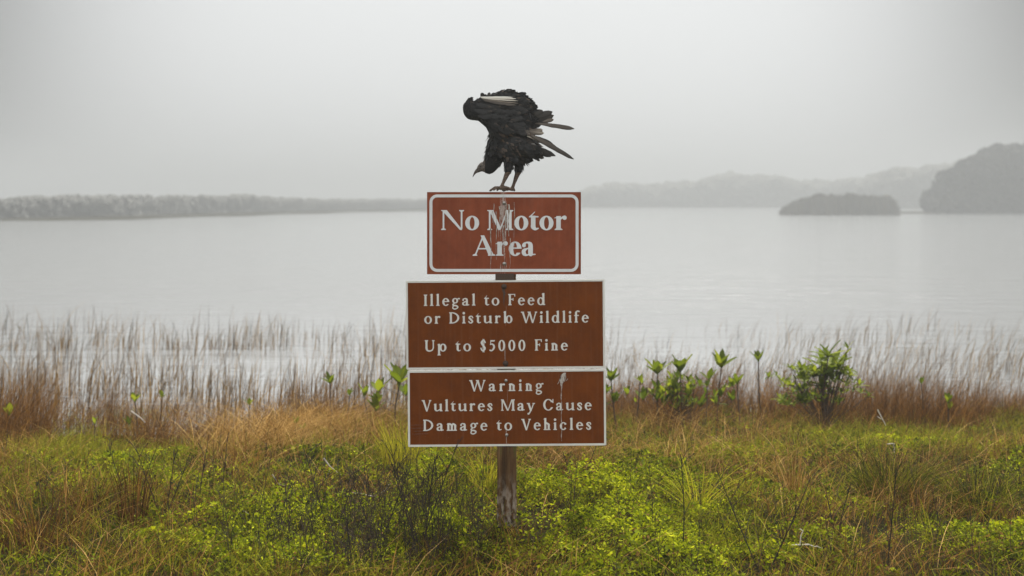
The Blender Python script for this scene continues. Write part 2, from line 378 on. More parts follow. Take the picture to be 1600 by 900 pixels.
class Bag:
    def __init__(s): s.V, s.F, s.T, s.n = [], [], [], 0
    def add(s, V, F, T):
        s.V.append(V); s.F += [f + s.n for f in F]; s.T.append(T); s.n += len(V)
    def blades(s, *a, **k):
        V, q, t, T = blades(*a, **k); s.add(V, q + t, T)
    def tube(s, pts, r0, r1, tint, sides=5):
        pts = np.array(pts, float); k = len(pts); d = np.gradient(pts, axis=0); d = unit(d)
        u = np.cross(d, [0.31, .87, .05]); u = unit(u); v = np.cross(d, u)
        a = np.arange(sides) * 2 * np.pi / sides; r = np.linspace(r0, r1, k)
        V = (pts[:, None] + r[:, None, None] * (np.cos(a)[None, :, None] * u[:, None] + np.sin(a)[None, :, None] * v[:, None])).reshape(-1, 3)
        i = np.arange(k - 1)[:, None] * sides; j = np.arange(sides)[None]; j2 = (j + 1) % sides
        f = np.stack([i + j, i + j2, i + sides + j2, i + sides + j], -1).reshape(-1, 4)
        s.add(V, [f], np.full(len(V), tint))
    def leaf(s, base, d, nrm, ln, wd, tint, curl=.12):
        d = d.normalized(); side = d.cross(nrm).normalized(); nn = side.cross(d)
        rows = []; prof = [(0, .10), (.25, .75), (.5, 1), (.75, .78), (1, .02)]
        for t, ww in prof:
            c = base + d * (ln * t) - nn * (ln * curl * t * t)
            for q in (-1, 0, 1): rows.append(c + side * (q * wd * ww / 2) + nn * (abs(q) * wd * .13))
        f = []
        for r in range(4):
            for q in range(2): a = r * 3 + q; f.append((a, a + 1, a + 4, a + 3))
        s.add(np.array([tuple(v) for v in rows]), [np.array(f)], np.full(len(rows), tint))
    def build(s, name, m, parent=None, loc=None, smooth=False):
        me = mesh_np(name, np.concatenate(s.V) - (np.array(loc) if loc is not None else 0), s.F_sorted(), {'tint': np.clip(np.concatenate(s.T), 0, 1)}, smooth)
        o = link(name, me, m, parent)
        if loc is not None: o.location = loc
        return o
    def F_sorted(s): return s.F

def pxpy(x, y, z=0): return 800 + F * x / y, HZ + F * (CZ - z) / y
def scatter(n, y0, y1, margin=1.12):
    """points over the wedge of ground in front of the camera, even per square metre"""
    y = np.sqrt(rng.uniform(y0 ** 2, y1 ** 2, n)); x = rng.uniform(-.36, .36, n) * y * margin + rng.uniform(-.3, .3, n)
    return x, y
def blob(px, py, cx, cy, rx, ry): return np.exp(-((px - cx) / rx) ** 2 - ((py - cy) / ry) ** 2)
def greenness(x, y):
    px, py = pxpy(x, y)
    g = .55 + .9 * blob(px, py, 960, 830, 190, 70) + .65 * blob(px, py, 480, 850, 260, 75) + .55 * blob(px, py, 140, 690, 170, 36) \
        + .55 * blob(px, py, 1430, 668, 150, 26) + .35 * blob(px, py, 1450, 860, 220, 60) + .45 * blob(px, py, 1040, 690, 150, 40) + .35 * blob(px, py, 150, 760, 150, 40) \
        + .3 * blob(px, py, 640, 690, 60, 60) + .3 * blob(px, py, 700, 800, 100, 60) \
        - .55 * blob(px, py, 60, 850, 170, 70) - .6 * blob(px, py, 430, 660, 170, 40) - .5 * blob(px, py, 1120, 640, 180, 25) - .3 * blob(px, py, 1250, 770, 100, 50) \
        - .25 * blob(px, py, 1560, 760, 110, 40)
    g = g + .75 * (fbm(x * 1.5, y * 1.1, 21) - .5) + .35 * (fbm(x * 5, y * 4, 31) - .5)
    return g * (1 - sstep(-.35, .35, y - shore_y(x)))
def hollow(x, y): return sstep(.36, .50, fbm(x * 2.9, y * 2.1, 200))
def mound(x, y):              # how high the leafy cover stands
    px, py = pxpy(x, y)
    m_ = .03 + .06 * fbm(x * 2.2, y * 2.2, 41) + .10 * blob(px, py, 930, 815, 130, 50) + .04 * blob(px, py, 560, 840, 220, 60) + .05 * blob(px, py, 715, 790, 45, 25)
    return m_ * (1 - .75 * blob(px, py, 793, 840, 30, 40)) * (1 - .5 * sstep(8.2, 9.5, y))

# leafy ground cover: sprigs of small leaves
b = Bag(); x, y = scatter(125000, 4.7, 12.4); gg = greenness(x, y)
k = rng.random(len(x)) < np.clip(gg * 1.05 * (.45 + .9 * fbm(x * 4, y * 3.2, 47)) * (1 - .65 * sstep(.42, .62, fbm(x * 2.6, y * 2.2, 71)) * (1 - .8 * sstep(.7, 1.1, gg))) * (.25 + .75 * hollow(x, y)), 0.02, 1); x, y, gg = x[k], y[k], gg[k]; n = len(x)
hum = fbm(x * 5.5, y * 4.5, 44); hgt = mound(x, y) * (.35 + .6 * hollow(x, y)) * (.35 + 1.3 * sstep(.3, .7, hum)) * rng.uniform(.6, 1.1, n); z = terrain(x, y)
top = np.stack([x, y, z + hgt], 1); tn0 = np.clip(.28 + .3 * fbm(x * 2, y * 2, 51) + .30 * np.clip(gg - .5, 0, .8) + rng.normal(0, .13, n) + .35 * (hum - .5), 0, 1)
szf = np.exp(rng.normal(-.05, .30, n)).clip(.4, 1.45)
for lv in range(7):
    a = rng.uniform(0, 2 * np.pi, n); up = rng.uniform(-.1, 1.1, n)
    d = unit(np.stack([np.cos(a), np.sin(a), up], 1)); ln = rng.uniform(.011, .025, n) * np.clip(y / 8, .85, 1.1) * (.50 + .80 * fbm(x * 3.3, y * 3, 49)) * szf
    c = top + np.stack([rng.normal(0, .012, n), rng.normal(0, .012, n), -hgt * rng.uniform(0, .5, n) * (lv / 6)], 1) + d * (ln * .6)[:, None]
    s_ = unit(np.cross(d, rng.normal(size=(n, 3)))) * (ln * rng.uniform(.22, .34, n))[:, None]; u_ = d * (ln * .55)[:, None]
    V = np.stack([c - u_, c + s_ + u_ * .1, c + u_, c - s_ + u_ * .1], 1).reshape(-1, 3)
    b.add(V, [np.arange(n * 4).reshape(n, 4)], np.repeat(np.where(rng.random(n) < .035, 1., np.clip(tn0 + rng.normal(0, .14, n), 0, .93)), 4))
o = b.build('ground_cover', M['cover']); tag(o, 'bright green small leaved ground cover round the post', 'ground cover', kind='stuff')
print('cover', n)

# low green grass
b = Bag(); x, y = scatter(105000, 4.7, 12.4); gg = greenness(x, y)
k = rng.random(len(x)) < np.clip(gg * .6 + .30, 0, 1) * (.2 + .8 * hollow(x, y)) * np.clip(fbm(x * 3.1, y * 2.6, 65) * 2.2 - .35, .1, 1); x, y, gg = x[k], y[k], gg[k]; n = len(x)
b.blades(np.stack([x, y, terrain(x, y)], 1), rng.uniform(.05, .17, n), rng.uniform(.1, 1.8, n), rng.uniform(0, 6.28, n), rng.uniform(.002, .005, n), np.clip(.32 + .35 * (fbm(x * 2, y * 2, 61)) + rng.normal(0, .18, n), 0, 1), segs=3)
o = b.build('green_grass', M['green_grass']); tag(o, 'short green grass mixed through the meadow', 'grass', kind='stuff')

# dry grass over everything, thicker where the green thins
b = Bag(); x, y = scatter(132000, 4.7, 12.6); gg = greenness(x, y)
cl = fbm(x * 2.6, y * 2.2, 71); px0, py0 = pxpy(x, y)
k = rng.random(len(x)) < np.clip((.98 - gg * .75) * (.10 + 1.0 * sstep(.44, .66, cl)) * (1 - sstep(8.6, 9.8, y) * np.clip(.82 - .8 * blob(px0, py0, 470, 665, 190, 60) - .45 * blob(px0, py0, 1100, 665, 190, 50), 0, 1)), .05, 1); x, y, gg, cl = x[k], y[k], gg[k], cl[k]; n = len(x)
px, py = pxpy(x, y)
hh = rng.uniform(.05, .20, n) * (.6 + .9 * cl) * (1 + .25 * sstep(8, 10, y))
hh *= 1 + .5 * blob(px, py, 430, 680, 180, 50)
aa = rng.normal(.4, 1.6, n)
b.blades(np.stack([x, y, terrain(x, y)], 1), hh, rng.uniform(.1, 2.6, n), aa, rng.uniform(.0018, .0042, n), np.clip(.50 + .3 * (fbm(x * 1.7, y * 1.7, 81) - .5) + .36 * blob(px, py, 440, 670, 150, 50) + .2 * blob(px, py, 1100, 720, 200, 60) + rng.normal(0, .27, n), 0, 1), segs=3)
o = b.build('dry_grass', M['dry']); tag(o, 'tangled dry brown grass across the bank', 'grass', kind='stuff')

# tall brown grass along the water's edge
b = Bag(); x, y = scatter(110000, 9.8, 13.6); e = y - shore_y(x); cl = fbm(x * 1.6, y * 1.2, 91)
px, py = pxpy(x, y)
bank = np.interp(px, [0, 50, 110, 170, 290, 345, 400, 480, 640, 950, 1150, 1300, 1400, 1600], [1, .9, .35, .9, .9, .25, .5, 1, 1, 1, 1, 1, 1, 1])
k = rng.random(len(x)) < np.exp(-((e + .08) / .70) ** 2) * np.clip(cl * 2.4 - .45, .04, 1) * bank; x, y, e, cl, bank = x[k], y[k], e[k], cl[k], bank[k]; n = len(x)
hh = rng.uniform(.10, .50, n) * (.25 + 1.3 * sstep(.3, .72, cl)) * (.75 + .25 * bank) * np.interp(px[k] if len(px) != n else px, [0, 640, 900, 1250, 1600], [.95, .85, .62, .66, .72])
b.blades(np.stack([x, y, np.maximum(terrain(x, y), WZ - .1)], 1), hh, rng.uniform(.05, 1.2, n), rng.normal(.2, 1.6, n), rng.uniform(.0018, .004, n), np.clip(.48 + .5 * (fbm(x * 1.2, y, 95) - .5) + rng.normal(0, .27, n), 0, 1), segs=3)
o = b.build('shore_grass', M['shore']); tag(o, 'dense brown grass fringe along the edge of the lake', 'grass', kind='stuff')

# reeds standing in the shallows
b = Bag(); x, y = scatter(62000, 10.6, 21.4, 1.2); e = y - shore_y(x); px, _ = pxpy(x, y)
cl = fbm(x * .9, y * .45, 101); out = np.interp(px, [0, 640, 940, 1600], [20.8, 20.0, 20.2, 21.0])
dens = np.clip(cl * 2.9 - 1.05, .04, 1) * np.interp(px, [0, 430, 640, 960, 1250, 1600], [.75, .7, .55, .42, .5, .55]) * (1 - sstep(-1.2, .1, y - out)) * sstep(-.6, .4, e)
dens = dens * (.20 + .75 * (1 - sstep(1.5, 5.0, e))) * .8
dens = dens * (.85 + .5 * sstep(850, 1050, px) * sstep(1.5, 3.5, e))
for bx, by, br, bs in ((-4.15, 17.4, .22, 1.), (-3.55, 17.6, .30, .9), (-3.15, 17.4, .25, .9), (-2.85, 17.9, .2, .6), (-5.6, 17.6, .22, .7), (-5.1, 17.8, .18, .6), (-4.75, 17.5, .2, .7), (-6.2, 17.3, .25, .6), (-1.55, 16.8, .35, .45), (-1.25, 17.0, .25, .5), (-5.4, 12.6, .3, .7), (1.9, 17.6, .12, .6), (4.9, 16.9, .15, .6), (3.1, 14.8, .2, .5)):
    dens = dens + bs * blob(x, y, bx, by, br, br * .7)
k = rng.random(len(x)) < dens; x, y, px = x[k], y[k], px[k]; n = len(x)
ht = rng.uniform(.12, .50, n) * (.55 + .8 * fbm(x * 1.7, y * .8, 111)) * np.interp(px, [0, 700, 900, 1600], [1.05, .95, .78, .8])
right = sstep(850, 1100, px)
b.blades(np.stack([x, y, np.full(n, WZ - .05)], 1), ht + .05, (rng.exponential(.16, n) + (rng.random(n) < .08) * rng.uniform(.4, 1.2, n)) + right * .35 * rng.random(n), np.where(rng.random(n) < .5 + .4 * right, rng.normal(0, .5, n), rng.uniform(0, 6.28, n)), rng.uniform(.0035, .0085, n) * np.interp(px, [0, 640, 940, 1600], [1.08, 1, .75, .85]), np.clip(rng.normal(.42, .28, n), 0, 1), segs=3, flat=rng.normal(0, .6, n))
o = b.build('reeds', M['reed']); tag(o, 'thin brown reeds standing in the shallow water', 'reeds', kind='stuff')
print('reeds', n)

# the islet of reeds and bushes
b = Bag(); n = 9000; u = rng.uniform(-1, 1, n); yy = 170 + rng.uniform(-3, 3, n)
pxs = 1310 + u * 86; xs_ = (pxs - 800) * 170 / F
topv = np.interp(pxs, [1222, 1232, 1255, 1290, 1320, 1350, 1385, 1392, 1398], [328, 318, 306, 302, 300, 302, 303, 308, 326])
H = (335.5 - topv) * 170 / F
b.blades(np.stack([xs_, yy, np.full(n, WZ - .05)], 1), H * rng.uniform(.45, 1.0, n), rng.uniform(0, .25, n), rng.uniform(0, 6.28, n), rng.uniform(.10, .28, n), rng.random(n), segs=2)
lob = []
for i in range(46):
    p_ = random.uniform(1238, 1388); t_ = float(np.interp(p_, [1222, 1255, 1290, 1320, 1350, 1385, 1398], [326, 307, 303, 301, 303, 304, 326])); hh_ = (335.5 - t_) * 170 / F
    lob.append(((p_ - 800) * 170 / F, 170 + random.uniform(-2, 2), WZ + hh_ * random.uniform(.35, .72), .75, .75, hh_ * .3))
V, Fc, t = crowns(lob, 160, .2); b.add(V, [Fc], t)
o = b.build('reed_islet', M['islet'], loc=((1310 - 800) * 170 / F, 170, WZ)); tag(o, 'low dark islet of reeds out on the foggy water before the right shore', 'islet')

# ------------------------------------------------------------------ weeds, tufts, twigs, seedlings
def gpt(px, py):              # ground point under a photo pixel
    yv = 7.
    for _ in range(12):
        zt = float(terrain(np.array([(px - 800) * yv / F]), np.array([yv]))[0]); yv = F * (CZ - zt) / (py - HZ)
    return Vector(((px - 800) * yv / F, yv, zt))
def weed(bag, base, h, lean, branches, tint, r=.0022):
    k = 7; a = random.uniform(0, 6.28); pts = []
    wob = [random.uniform(-.03, .03) for _ in range(4)]
    for i in range(k):
        t = i / (k - 1); pts.append((base[0] + lean * h * t + wob[0] * h * math.sin(3 * t + a), base[1] + wob[1] * h * math.sin(4 * t), base[2] - .02 + h * t))
    bag.tube(pts, r, r * .45, tint, 4)
    for j in range(branches):
        t = random.uniform(.3, .95); p0 = np.array(pts[0]) * (1 - t) + np.array(pts[-1]) * t
        i = min(k - 2, int(t * (k - 1))); f = t * (k - 1) - i; p0 = np.array(pts[i]) * (1 - f) + np.array(pts[i + 1]) * f
        az_ = random.uniform(0, 6.28); ln = h * random.uniform(.10, .34) * (1.2 - t * .6); up = random.uniform(.7, 1.6)
        d = np.array([math.cos(az_), math.sin(az_) * .7, up]); d /= np.linalg.norm(d)
        q = [p0, p0 + d * ln * .5 + np.array([0, 0, .01]), p0 + d * ln]
        bag.tube(q, r * .6, r * .3, tint, 3)
        for s_ in range(random.randint(0, 2)):      # a twiglet or a dry seed head
            d2 = d + np.array([random.uniform(-.8, .8), random.uniform(-.8, .8), random.uniform(-.1, .5)]); d2 /= np.linalg.norm(d2)
            bag.tube([q[1], q[1] + d2 * ln * .4], r * .45, r * .25, tint, 3)
        if random.random() < .5:
            e = q[2]; bag.tube([e, e + d * .006, e + d * .011], r * .5, r * 1.1, tint * .7, 4)
b = Bag()
for i in range(470):          # the thicket of dead stems, thickest left of the post
    u = random.random()
    if u < .62: px_, py_ = random.gauss(580, 120), random.uniform(800, 930)
    elif u < .8: px_, py_ = random.uniform(930, 1600), random.uniform(760, 940)
    else: px_, py_ = random.uniform(0, 760), random.uniform(720, 900)
    if 755 < px_ < 830 and py_ > 800: continue
    p = gpt(px_, py_); weed(b, p, random.uniform(.12, .40) if u < .62 else random.uniform(.10, .3), random.uniform(-.25, .25), random.randint(2, 7), random.uniform(0, .7), random.uniform(.0012, .0022))
o = b.build('dead_weeds', M['weed']); tag(o, 'thicket of thin dark dead weed stems in front of the signs', 'weeds', kind='stuff')

def weed_thing(px, py, h, label, forks=2, br=7):
    p = gpt(px, py); b = Bag()
    for f in range(forks): weed(b, p + Vector((random.uniform(-.01, .01), 0, 0)), h * random.uniform(.8, 1.0), random.uniform(.15, .45) * (-1 if f % 2 else 1) if forks > 1 else random.uniform(-.15, .15), br, random.uniform(0, .4), .0032)
    o = b.build('dead_weed', M['weed'], loc=p); tag(o, label, 'weed', 'tall dark dead weeds')
for a in [(212, 792, .40, 'forked dark dead weed standing alone at the left above the brown grass', 2, 5),
          (255, 815, .42, 'tall dark branching weed just right of the brown grass tuft at left', 3, 6),
          (312, 785, .40, 'slim dark weed stem leaning over the green left of the pale twigs', 1, 5),
          (345, 770, .34, 'dark weed with upright stem before the tan grass slope at left', 1, 4),
          (660, 860, .52, 'bushy dark dead weed rising in front of the lower left sign corner', 4, 9),
          (590, 850, .46, 'tall dark weed in the thicket left of the signs, topped by seed heads', 2, 9),
          (520, 840, .44, 'thin dark weed among pale twigs at the left end of the thicket', 2, 7),
          (1062, 880, .52, 'tall single dark stem in the green cover right of the post', 1, 4),
          (905, 768, .26, 'dark double stem under the lower right sign corner', 2, 4),
          (1195, 900, .50, 'dark weed rising at the bottom edge below the bent grass tuft', 2, 6),
          (1385, 905, .58, 'tall dark weed standing before the green spiky tussock', 1, 6),
          (1310, 850, .3, 'small dark weed left of the green spiky tussock', 2, 5)]: weed_thing(*a)

def tuft(px, py, n, h, spread, m, label, t0=.5, lean=.5, wd=.003, name='grass_tuft'):
    p = gpt(px, py); b = Bag()
    a = rng.uniform(0, 6.28, n); r = np.sqrt(rng.random(n)) * spread
    base = np.stack([p.x + np.cos(a) * r, p.y + np.sin(a) * r, np.full(n, p.z - .02)], 1)
    b.blades(base, h * rng.uniform(.25, 1.0, n) ** 1.2, rng.uniform(.05, 1, n) * lean, a + rng.normal(0, .5, n), rng.uniform(.7, 1.2, n) * wd, np.clip(rng.normal(t0, .26, n), 0, 1), segs=5)
    o = b.build(name, m, loc=p); tag(o, label, 'grass tuft', 'grass tufts on the bank')
tuft(205, 825, 150, .40, .07, M['shore'], 'upright brown tuft of dry stems at the left', .3, .25, .004)
tuft(1390, 782, 950, .34, .15, M['green_grass'], 'large green spiky tussock fanning out at the right', .20, 1.4, .0032)
tuft(1525, 800, 700, .30, .14, M['green_grass'], 'second green tussock nearest the right edge, shadowed beneath', .18, 1.4, .0035)
tuft(1090, 815, 60, .42, .03, M['green_grass'], 'tall loose tuft of long yellow green blades bending right', .85, 1.1, .0045)
tuft(1420, 760, 160, .30, .2, M['dry'], 'loose brown grass growing out of the back of the large green tussock', .5, 1.3, .003)
tuft(965, 770, 90, .2, .04, M['green_grass'], 'small grey green fan of blades right of the signs', .4, .6, .004)
tuft(1240, 775, 260, .26, .08, M['dry'], 'straw coloured dry tuft left of the large green tussock', .75, 1.0, .003)
tuft(760, 770, 160, .26, .07, M['green_grass'], 'yellow green tuft close behind the left side of the post', .85, .7, .004)
tuft(628, 730, 320, .36, .12, M['green_grass'], 'tall yellow green tuft beside the lower left sign corner', .85, .6, .004)
tuft(780, 838, 70, .12, .05, M['green_grass'], 'short green tuft pressed against the front of the post foot', .35, 1.2, .003)
tuft(812, 836, 60, .14, .04, M['dry'], 'small brown tuft at the right of the post foot', .45, 1.2, .003)
tuft(60, 850, 420, .34, .2, M['dry'], 'reddish brown sprawling dry tuft in the bottom left corner', .4, 1.3, .003)
tuft(140, 800, 300, .30, .16, M['dry'], 'brown tuft of dry grass left of the upright tuft', .35, 1.1, .003)

def twig(pxy, Y, r, label, side=None, dy=0):
    base = P(*pxy[0], Y); b = Bag()
    pts = [P(px_, py_, Y + i * dy) for i, (px_, py_) in enumerate(pxy)]
    def fine(pp):
        out = []
        for i in range(len(pp) - 1):
            for t in np.linspace(0, 1, 5)[:-1 if i < len(pp) - 2 else None]: out.append(np.array(pp[i].lerp(pp[i + 1], t)) + rng.normal(0, .0012, 3))
        return out
    b.tube(fine(pts), r, r * .5, .6, 6)
    for s_ in (side or []): b.tube(fine([P(px_, py_, Y) for px_, py_ in s_]), r * .7, r * .3, .8, 5)
    o = b.build('twig', M['bleached'], loc=base); tag(o, label, 'twig', 'bleached twigs in the grass')
twig([(1228, 853), (1250, 851), (1268, 852), (1286, 857)], 6.1, .0045, 'white bent twig lying on the green at the lower right', [[(1250, 851), (1251, 838), (1255, 829), (1249, 826)]])
twig([(505, 716), (518, 731), (532, 742)], 7.6, .005, 'pale twig sticking up left of the lower sign', [[(518, 731), (512, 740)]])
twig([(550, 770), (568, 772), (584, 776), (600, 768), (610, 755)], 7.3, .004, 'long curved pale twig in the thicket left of the signs')
twig([(425, 742), (436, 757), (455, 762)], 7.5, .004, 'short hooked white twig left of the thicket')
twig([(440, 792), (462, 805), (482, 812)], 7.0, .004, 'grey straight twig lying low in the thicket', [[(455, 800), (446, 812)]])
twig([(1371, 640), (1377, 651), (1384, 665)], 9.4, .005, 'thin white twig leaning on the far green bank at right', [[(1371, 651), (1377, 655)]])
twig([(205, 642), (216, 650), (227, 660)], 10.2, .006, 'white crooked twig above the water at the left edge of the bank')
twig([(380, 797), (396, 810), (404, 822)], 6.9, .0045, 'white stick poking from the green left of the thicket')
twig([(1385, 694), (1396, 693), (1398, 708)], 8.6, .004, 'short angular pale twig behind the large green tussock')

def seedling(px, ptop, pbase, Y, size, label, leaves=7, extra=0, group='leafy green seedlings along the shore', name='seedling'):
    top = P(px, ptop, Y); zb = float(max(terrain(np.array([top.x]), np.array([Y]))[0], WZ - .2)); base = Vector((top.x + random.uniform(-.05, .05), Y + random.uniform(-.03, .03), zb))
    e = empty(name, base, label, 'seedling', group)
    st = Bag(); mid = base.lerp(top, .5) + Vector((random.uniform(-.015, .015), 0, 0))
    st.tube([base - Vector((0, 0, .03)), mid, top - Vector((0, 0, size * .5))], .0065, .0045, .15, 5); 
    lf = Bag()
    def rosette(c, n, s):
        a0 = random.uniform(0, 6.28)
        for i in range(n):
            a_ = a0 + i * 2.4; up = random.uniform(.7, 2.4) if i < n - 2 else 3.0
            d = Vector((math.cos(a_), math.sin(a_), up)); nr = Vector((-math.cos(a_) * up, -math.sin(a_) * up, 1.0))
            lf.leaf(c - Vector((0, 0, s * .5)), d, nr, s * random.uniform(.8, 1.25), s * random.uniform(.38, .52), random.uniform(.2, .85))
    rosette(top, leaves, size)
    for q in range(extra):
        t = random.uniform(.35, .75); c = base.lerp(top, t * (.8 if extra > 6 else 1)); off = Vector((random.uniform(-1, 1) * size * (1.5 if extra > 6 else 1.0), random.uniform(-.5, .5) * size, size * .5)); st.tube([c, c + off * .9], .003, .002, .3, 4); rosette(c + off, 4, size * .75)
    o = st.build('stem', M['stem'], e); o.matrix_parent_inverse = Matrix.Translation(-base)
    o = lf.build('leaves', M['leaf'], e); o.matrix_parent_inverse = Matrix.Translation(-base)
for a in [(1027, 572, 0, 11.0, .135, 'green seedling with spread leaf tuft, first right of the signs', 8, 3),
          (1063, 568, 0, 11.0, .14, 'taller green seedling whose wide leaf tuft stands over a leafy clump', 8, 10),
          (1127, 562, 0, 11.0, .13, 'single green seedling on a dark thin stem midway between signs and bush', 8, 4),
          (1185, 556, 0, 11.6, .10, 'highest small seedling left of the bush, seen against bright water', 6, 0),
          (1152, 592, 0, 10.8, .09, 'short pale green seedling low in the grass left of the bush', 5, 0),
          (1105, 598, 0, 10.8, .06, 'tiny green seedling close to the left of the single dark stemmed one', 4, 0),
          (1000, 590, 0, 10.9, .06, 'slim small seedling between the sign edge and the first leaf tuft', 4, 1),
          (516, 590, 0, 11.0, .10, 'green seedling on a bare stem against water left of the signs', 6, 0),
          (546, 612, 0, 10.8, .06, 'small dull green seedling between two brighter ones left of the signs', 4, 0),
          (569, 610, 0, 10.7, .10, 'bright forked seedling in brown grass left of the signs', 4, 0),
          (624, 584, 0, 10.2, .15, 'large bright seedling touching the left edge of the signs', 7, 4),
          (211, 620, 0, 10.6, .09, 'thin green seedling by the white crooked twig at left', 5, 1),
          (253, 616, 0, 10.8, .06, 'dark stemmed seedling with few leaves in the left reeds', 4, 0),
          (148, 656, 0, 10.2, .06, 'pale little seedling at the grass edge on the left', 3, 0),
          (15, 640, 0, 10.4, .10, 'seedling with one broad leaf fan at the left edge', 4, 0),
          (390, 628, 0, 10.8, .06, 'sparse seedling at the bare water gap left of centre', 4, 0),
          (955, 585, 0, 10.4, .10, 'leafy seedling peeping out right of the signs', 8, 6),
          (1440, 594, 0, 11.2, .06, 'lone narrow seedling in the brown shore grass right of the bush', 4, 0),
          (1482, 622, 0, 10.6, .08, 'drooping yellow green seedling furthest right', 5, 1),
          (462, 655, 0, 9.6, .06, 'low bright seedling on the tan slope left of the signs', 5, 1)]: seedling(*a)

# the big bush right of the signs
cb = P(1290, 610, 10.9); zb = float(terrain(np.array([cb.x]), np.array([cb.y]))[0]); base = Vector((cb.x, cb.y, zb))
e = empty('bush', base, 'bright green bush with big leaf rosettes at the shore right of the signs', 'bush')
st, big, small = Bag(), Bag(), Bag()
def ros(bag, c, n, s, upm=1.2):
    a0 = random.uniform(0, 6.28)
    for i in range(n):
        a_ = a0 + i * 2.4; up = random.uniform(-.1, upm) if i < n - 2 else 2.2
        d = Vector((math.cos(a_), math.sin(a_), up)); nr = Vector((-math.cos(a_) * up, -math.sin(a_) * up, 1.0))
        bag.leaf(c, d, nr, s * random.uniform(.75, 1.15), s * random.uniform(.28, .38), random.uniform(.15, .85), .2)
for (px_, py_, s, n) in [(1298, 582, .21, 13), (1294, 558, .16, 10), (1310, 574, .17, 8), (1282, 588, .16, 8), (1300, 592, .16, 9), (1318, 585, .10, 6), (1272, 590, .12, 7), (1285, 605, .14, 8), (1325, 545, .07, 3), (1283, 563, .12, 6)]:
    c = P(px_, py_, 10.9 + random.uniform(-.12, .12)); st.tube([base, base.lerp(c, .5) + Vector((random.uniform(-.03, .03), 0, .02)), c], .008, .004, .2, 5); ros(big, c, n, s)
for i in range(120):
    px_, py_ = random.gauss(1284, 36), random.uniform(574, 634)
    if i > 70: px_ = random.gauss(1248, 16)
    c = P(px_, py_, 10.9 + random.uniform(-.25, .2)); ros(small, c, 6, random.uniform(.045, .075))
    if i % 4 == 0: st.tube([base, base.lerp(c, .5) + Vector((random.uniform(-.04, .04), 0, 0)), c], .004, .002, .3, 4)
for nm, bag, mt in (('branches', st, M['stem']), ('leaf_rosettes', big, M['leaf']), ('small_leaves', small, M['leaf'])):
    o = bag.build(nm, mt, e); o.matrix_parent_inverse = Matrix.Translation(-base)

# a low leafy clump half buried in the brown grass right of the signs
cb = P(1066, 640, 11.1); zb = float(terrain(np.array([cb.x]), np.array([cb.y]))[0]); base = Vector((cb.x, cb.y, zb))
e = empty('low_bush', base, 'low loose leafy clump in brown grass under the taller seedling right of the signs', 'bush')
st, lv_ = Bag(), Bag()
for i in range(34):
    c = P(random.gauss(1066, 26), random.uniform(592, 640), 11.1 + random.uniform(-.25, .2)); ros(lv_, c, random.randint(3, 6), random.uniform(.045, .10), 1.8)
    st.tube([base, base.lerp(c, .5) + Vector((random.uniform(-.04, .04), 0, 0)), c], .004, .002, .2, 4)
for nm, bag, mt in (('branches', st, M['stem']), ('leaves', lv_, M['leaf'])):
    o = bag.build(nm, mt, e); o.matrix_parent_inverse = Matrix.Translation(-base)

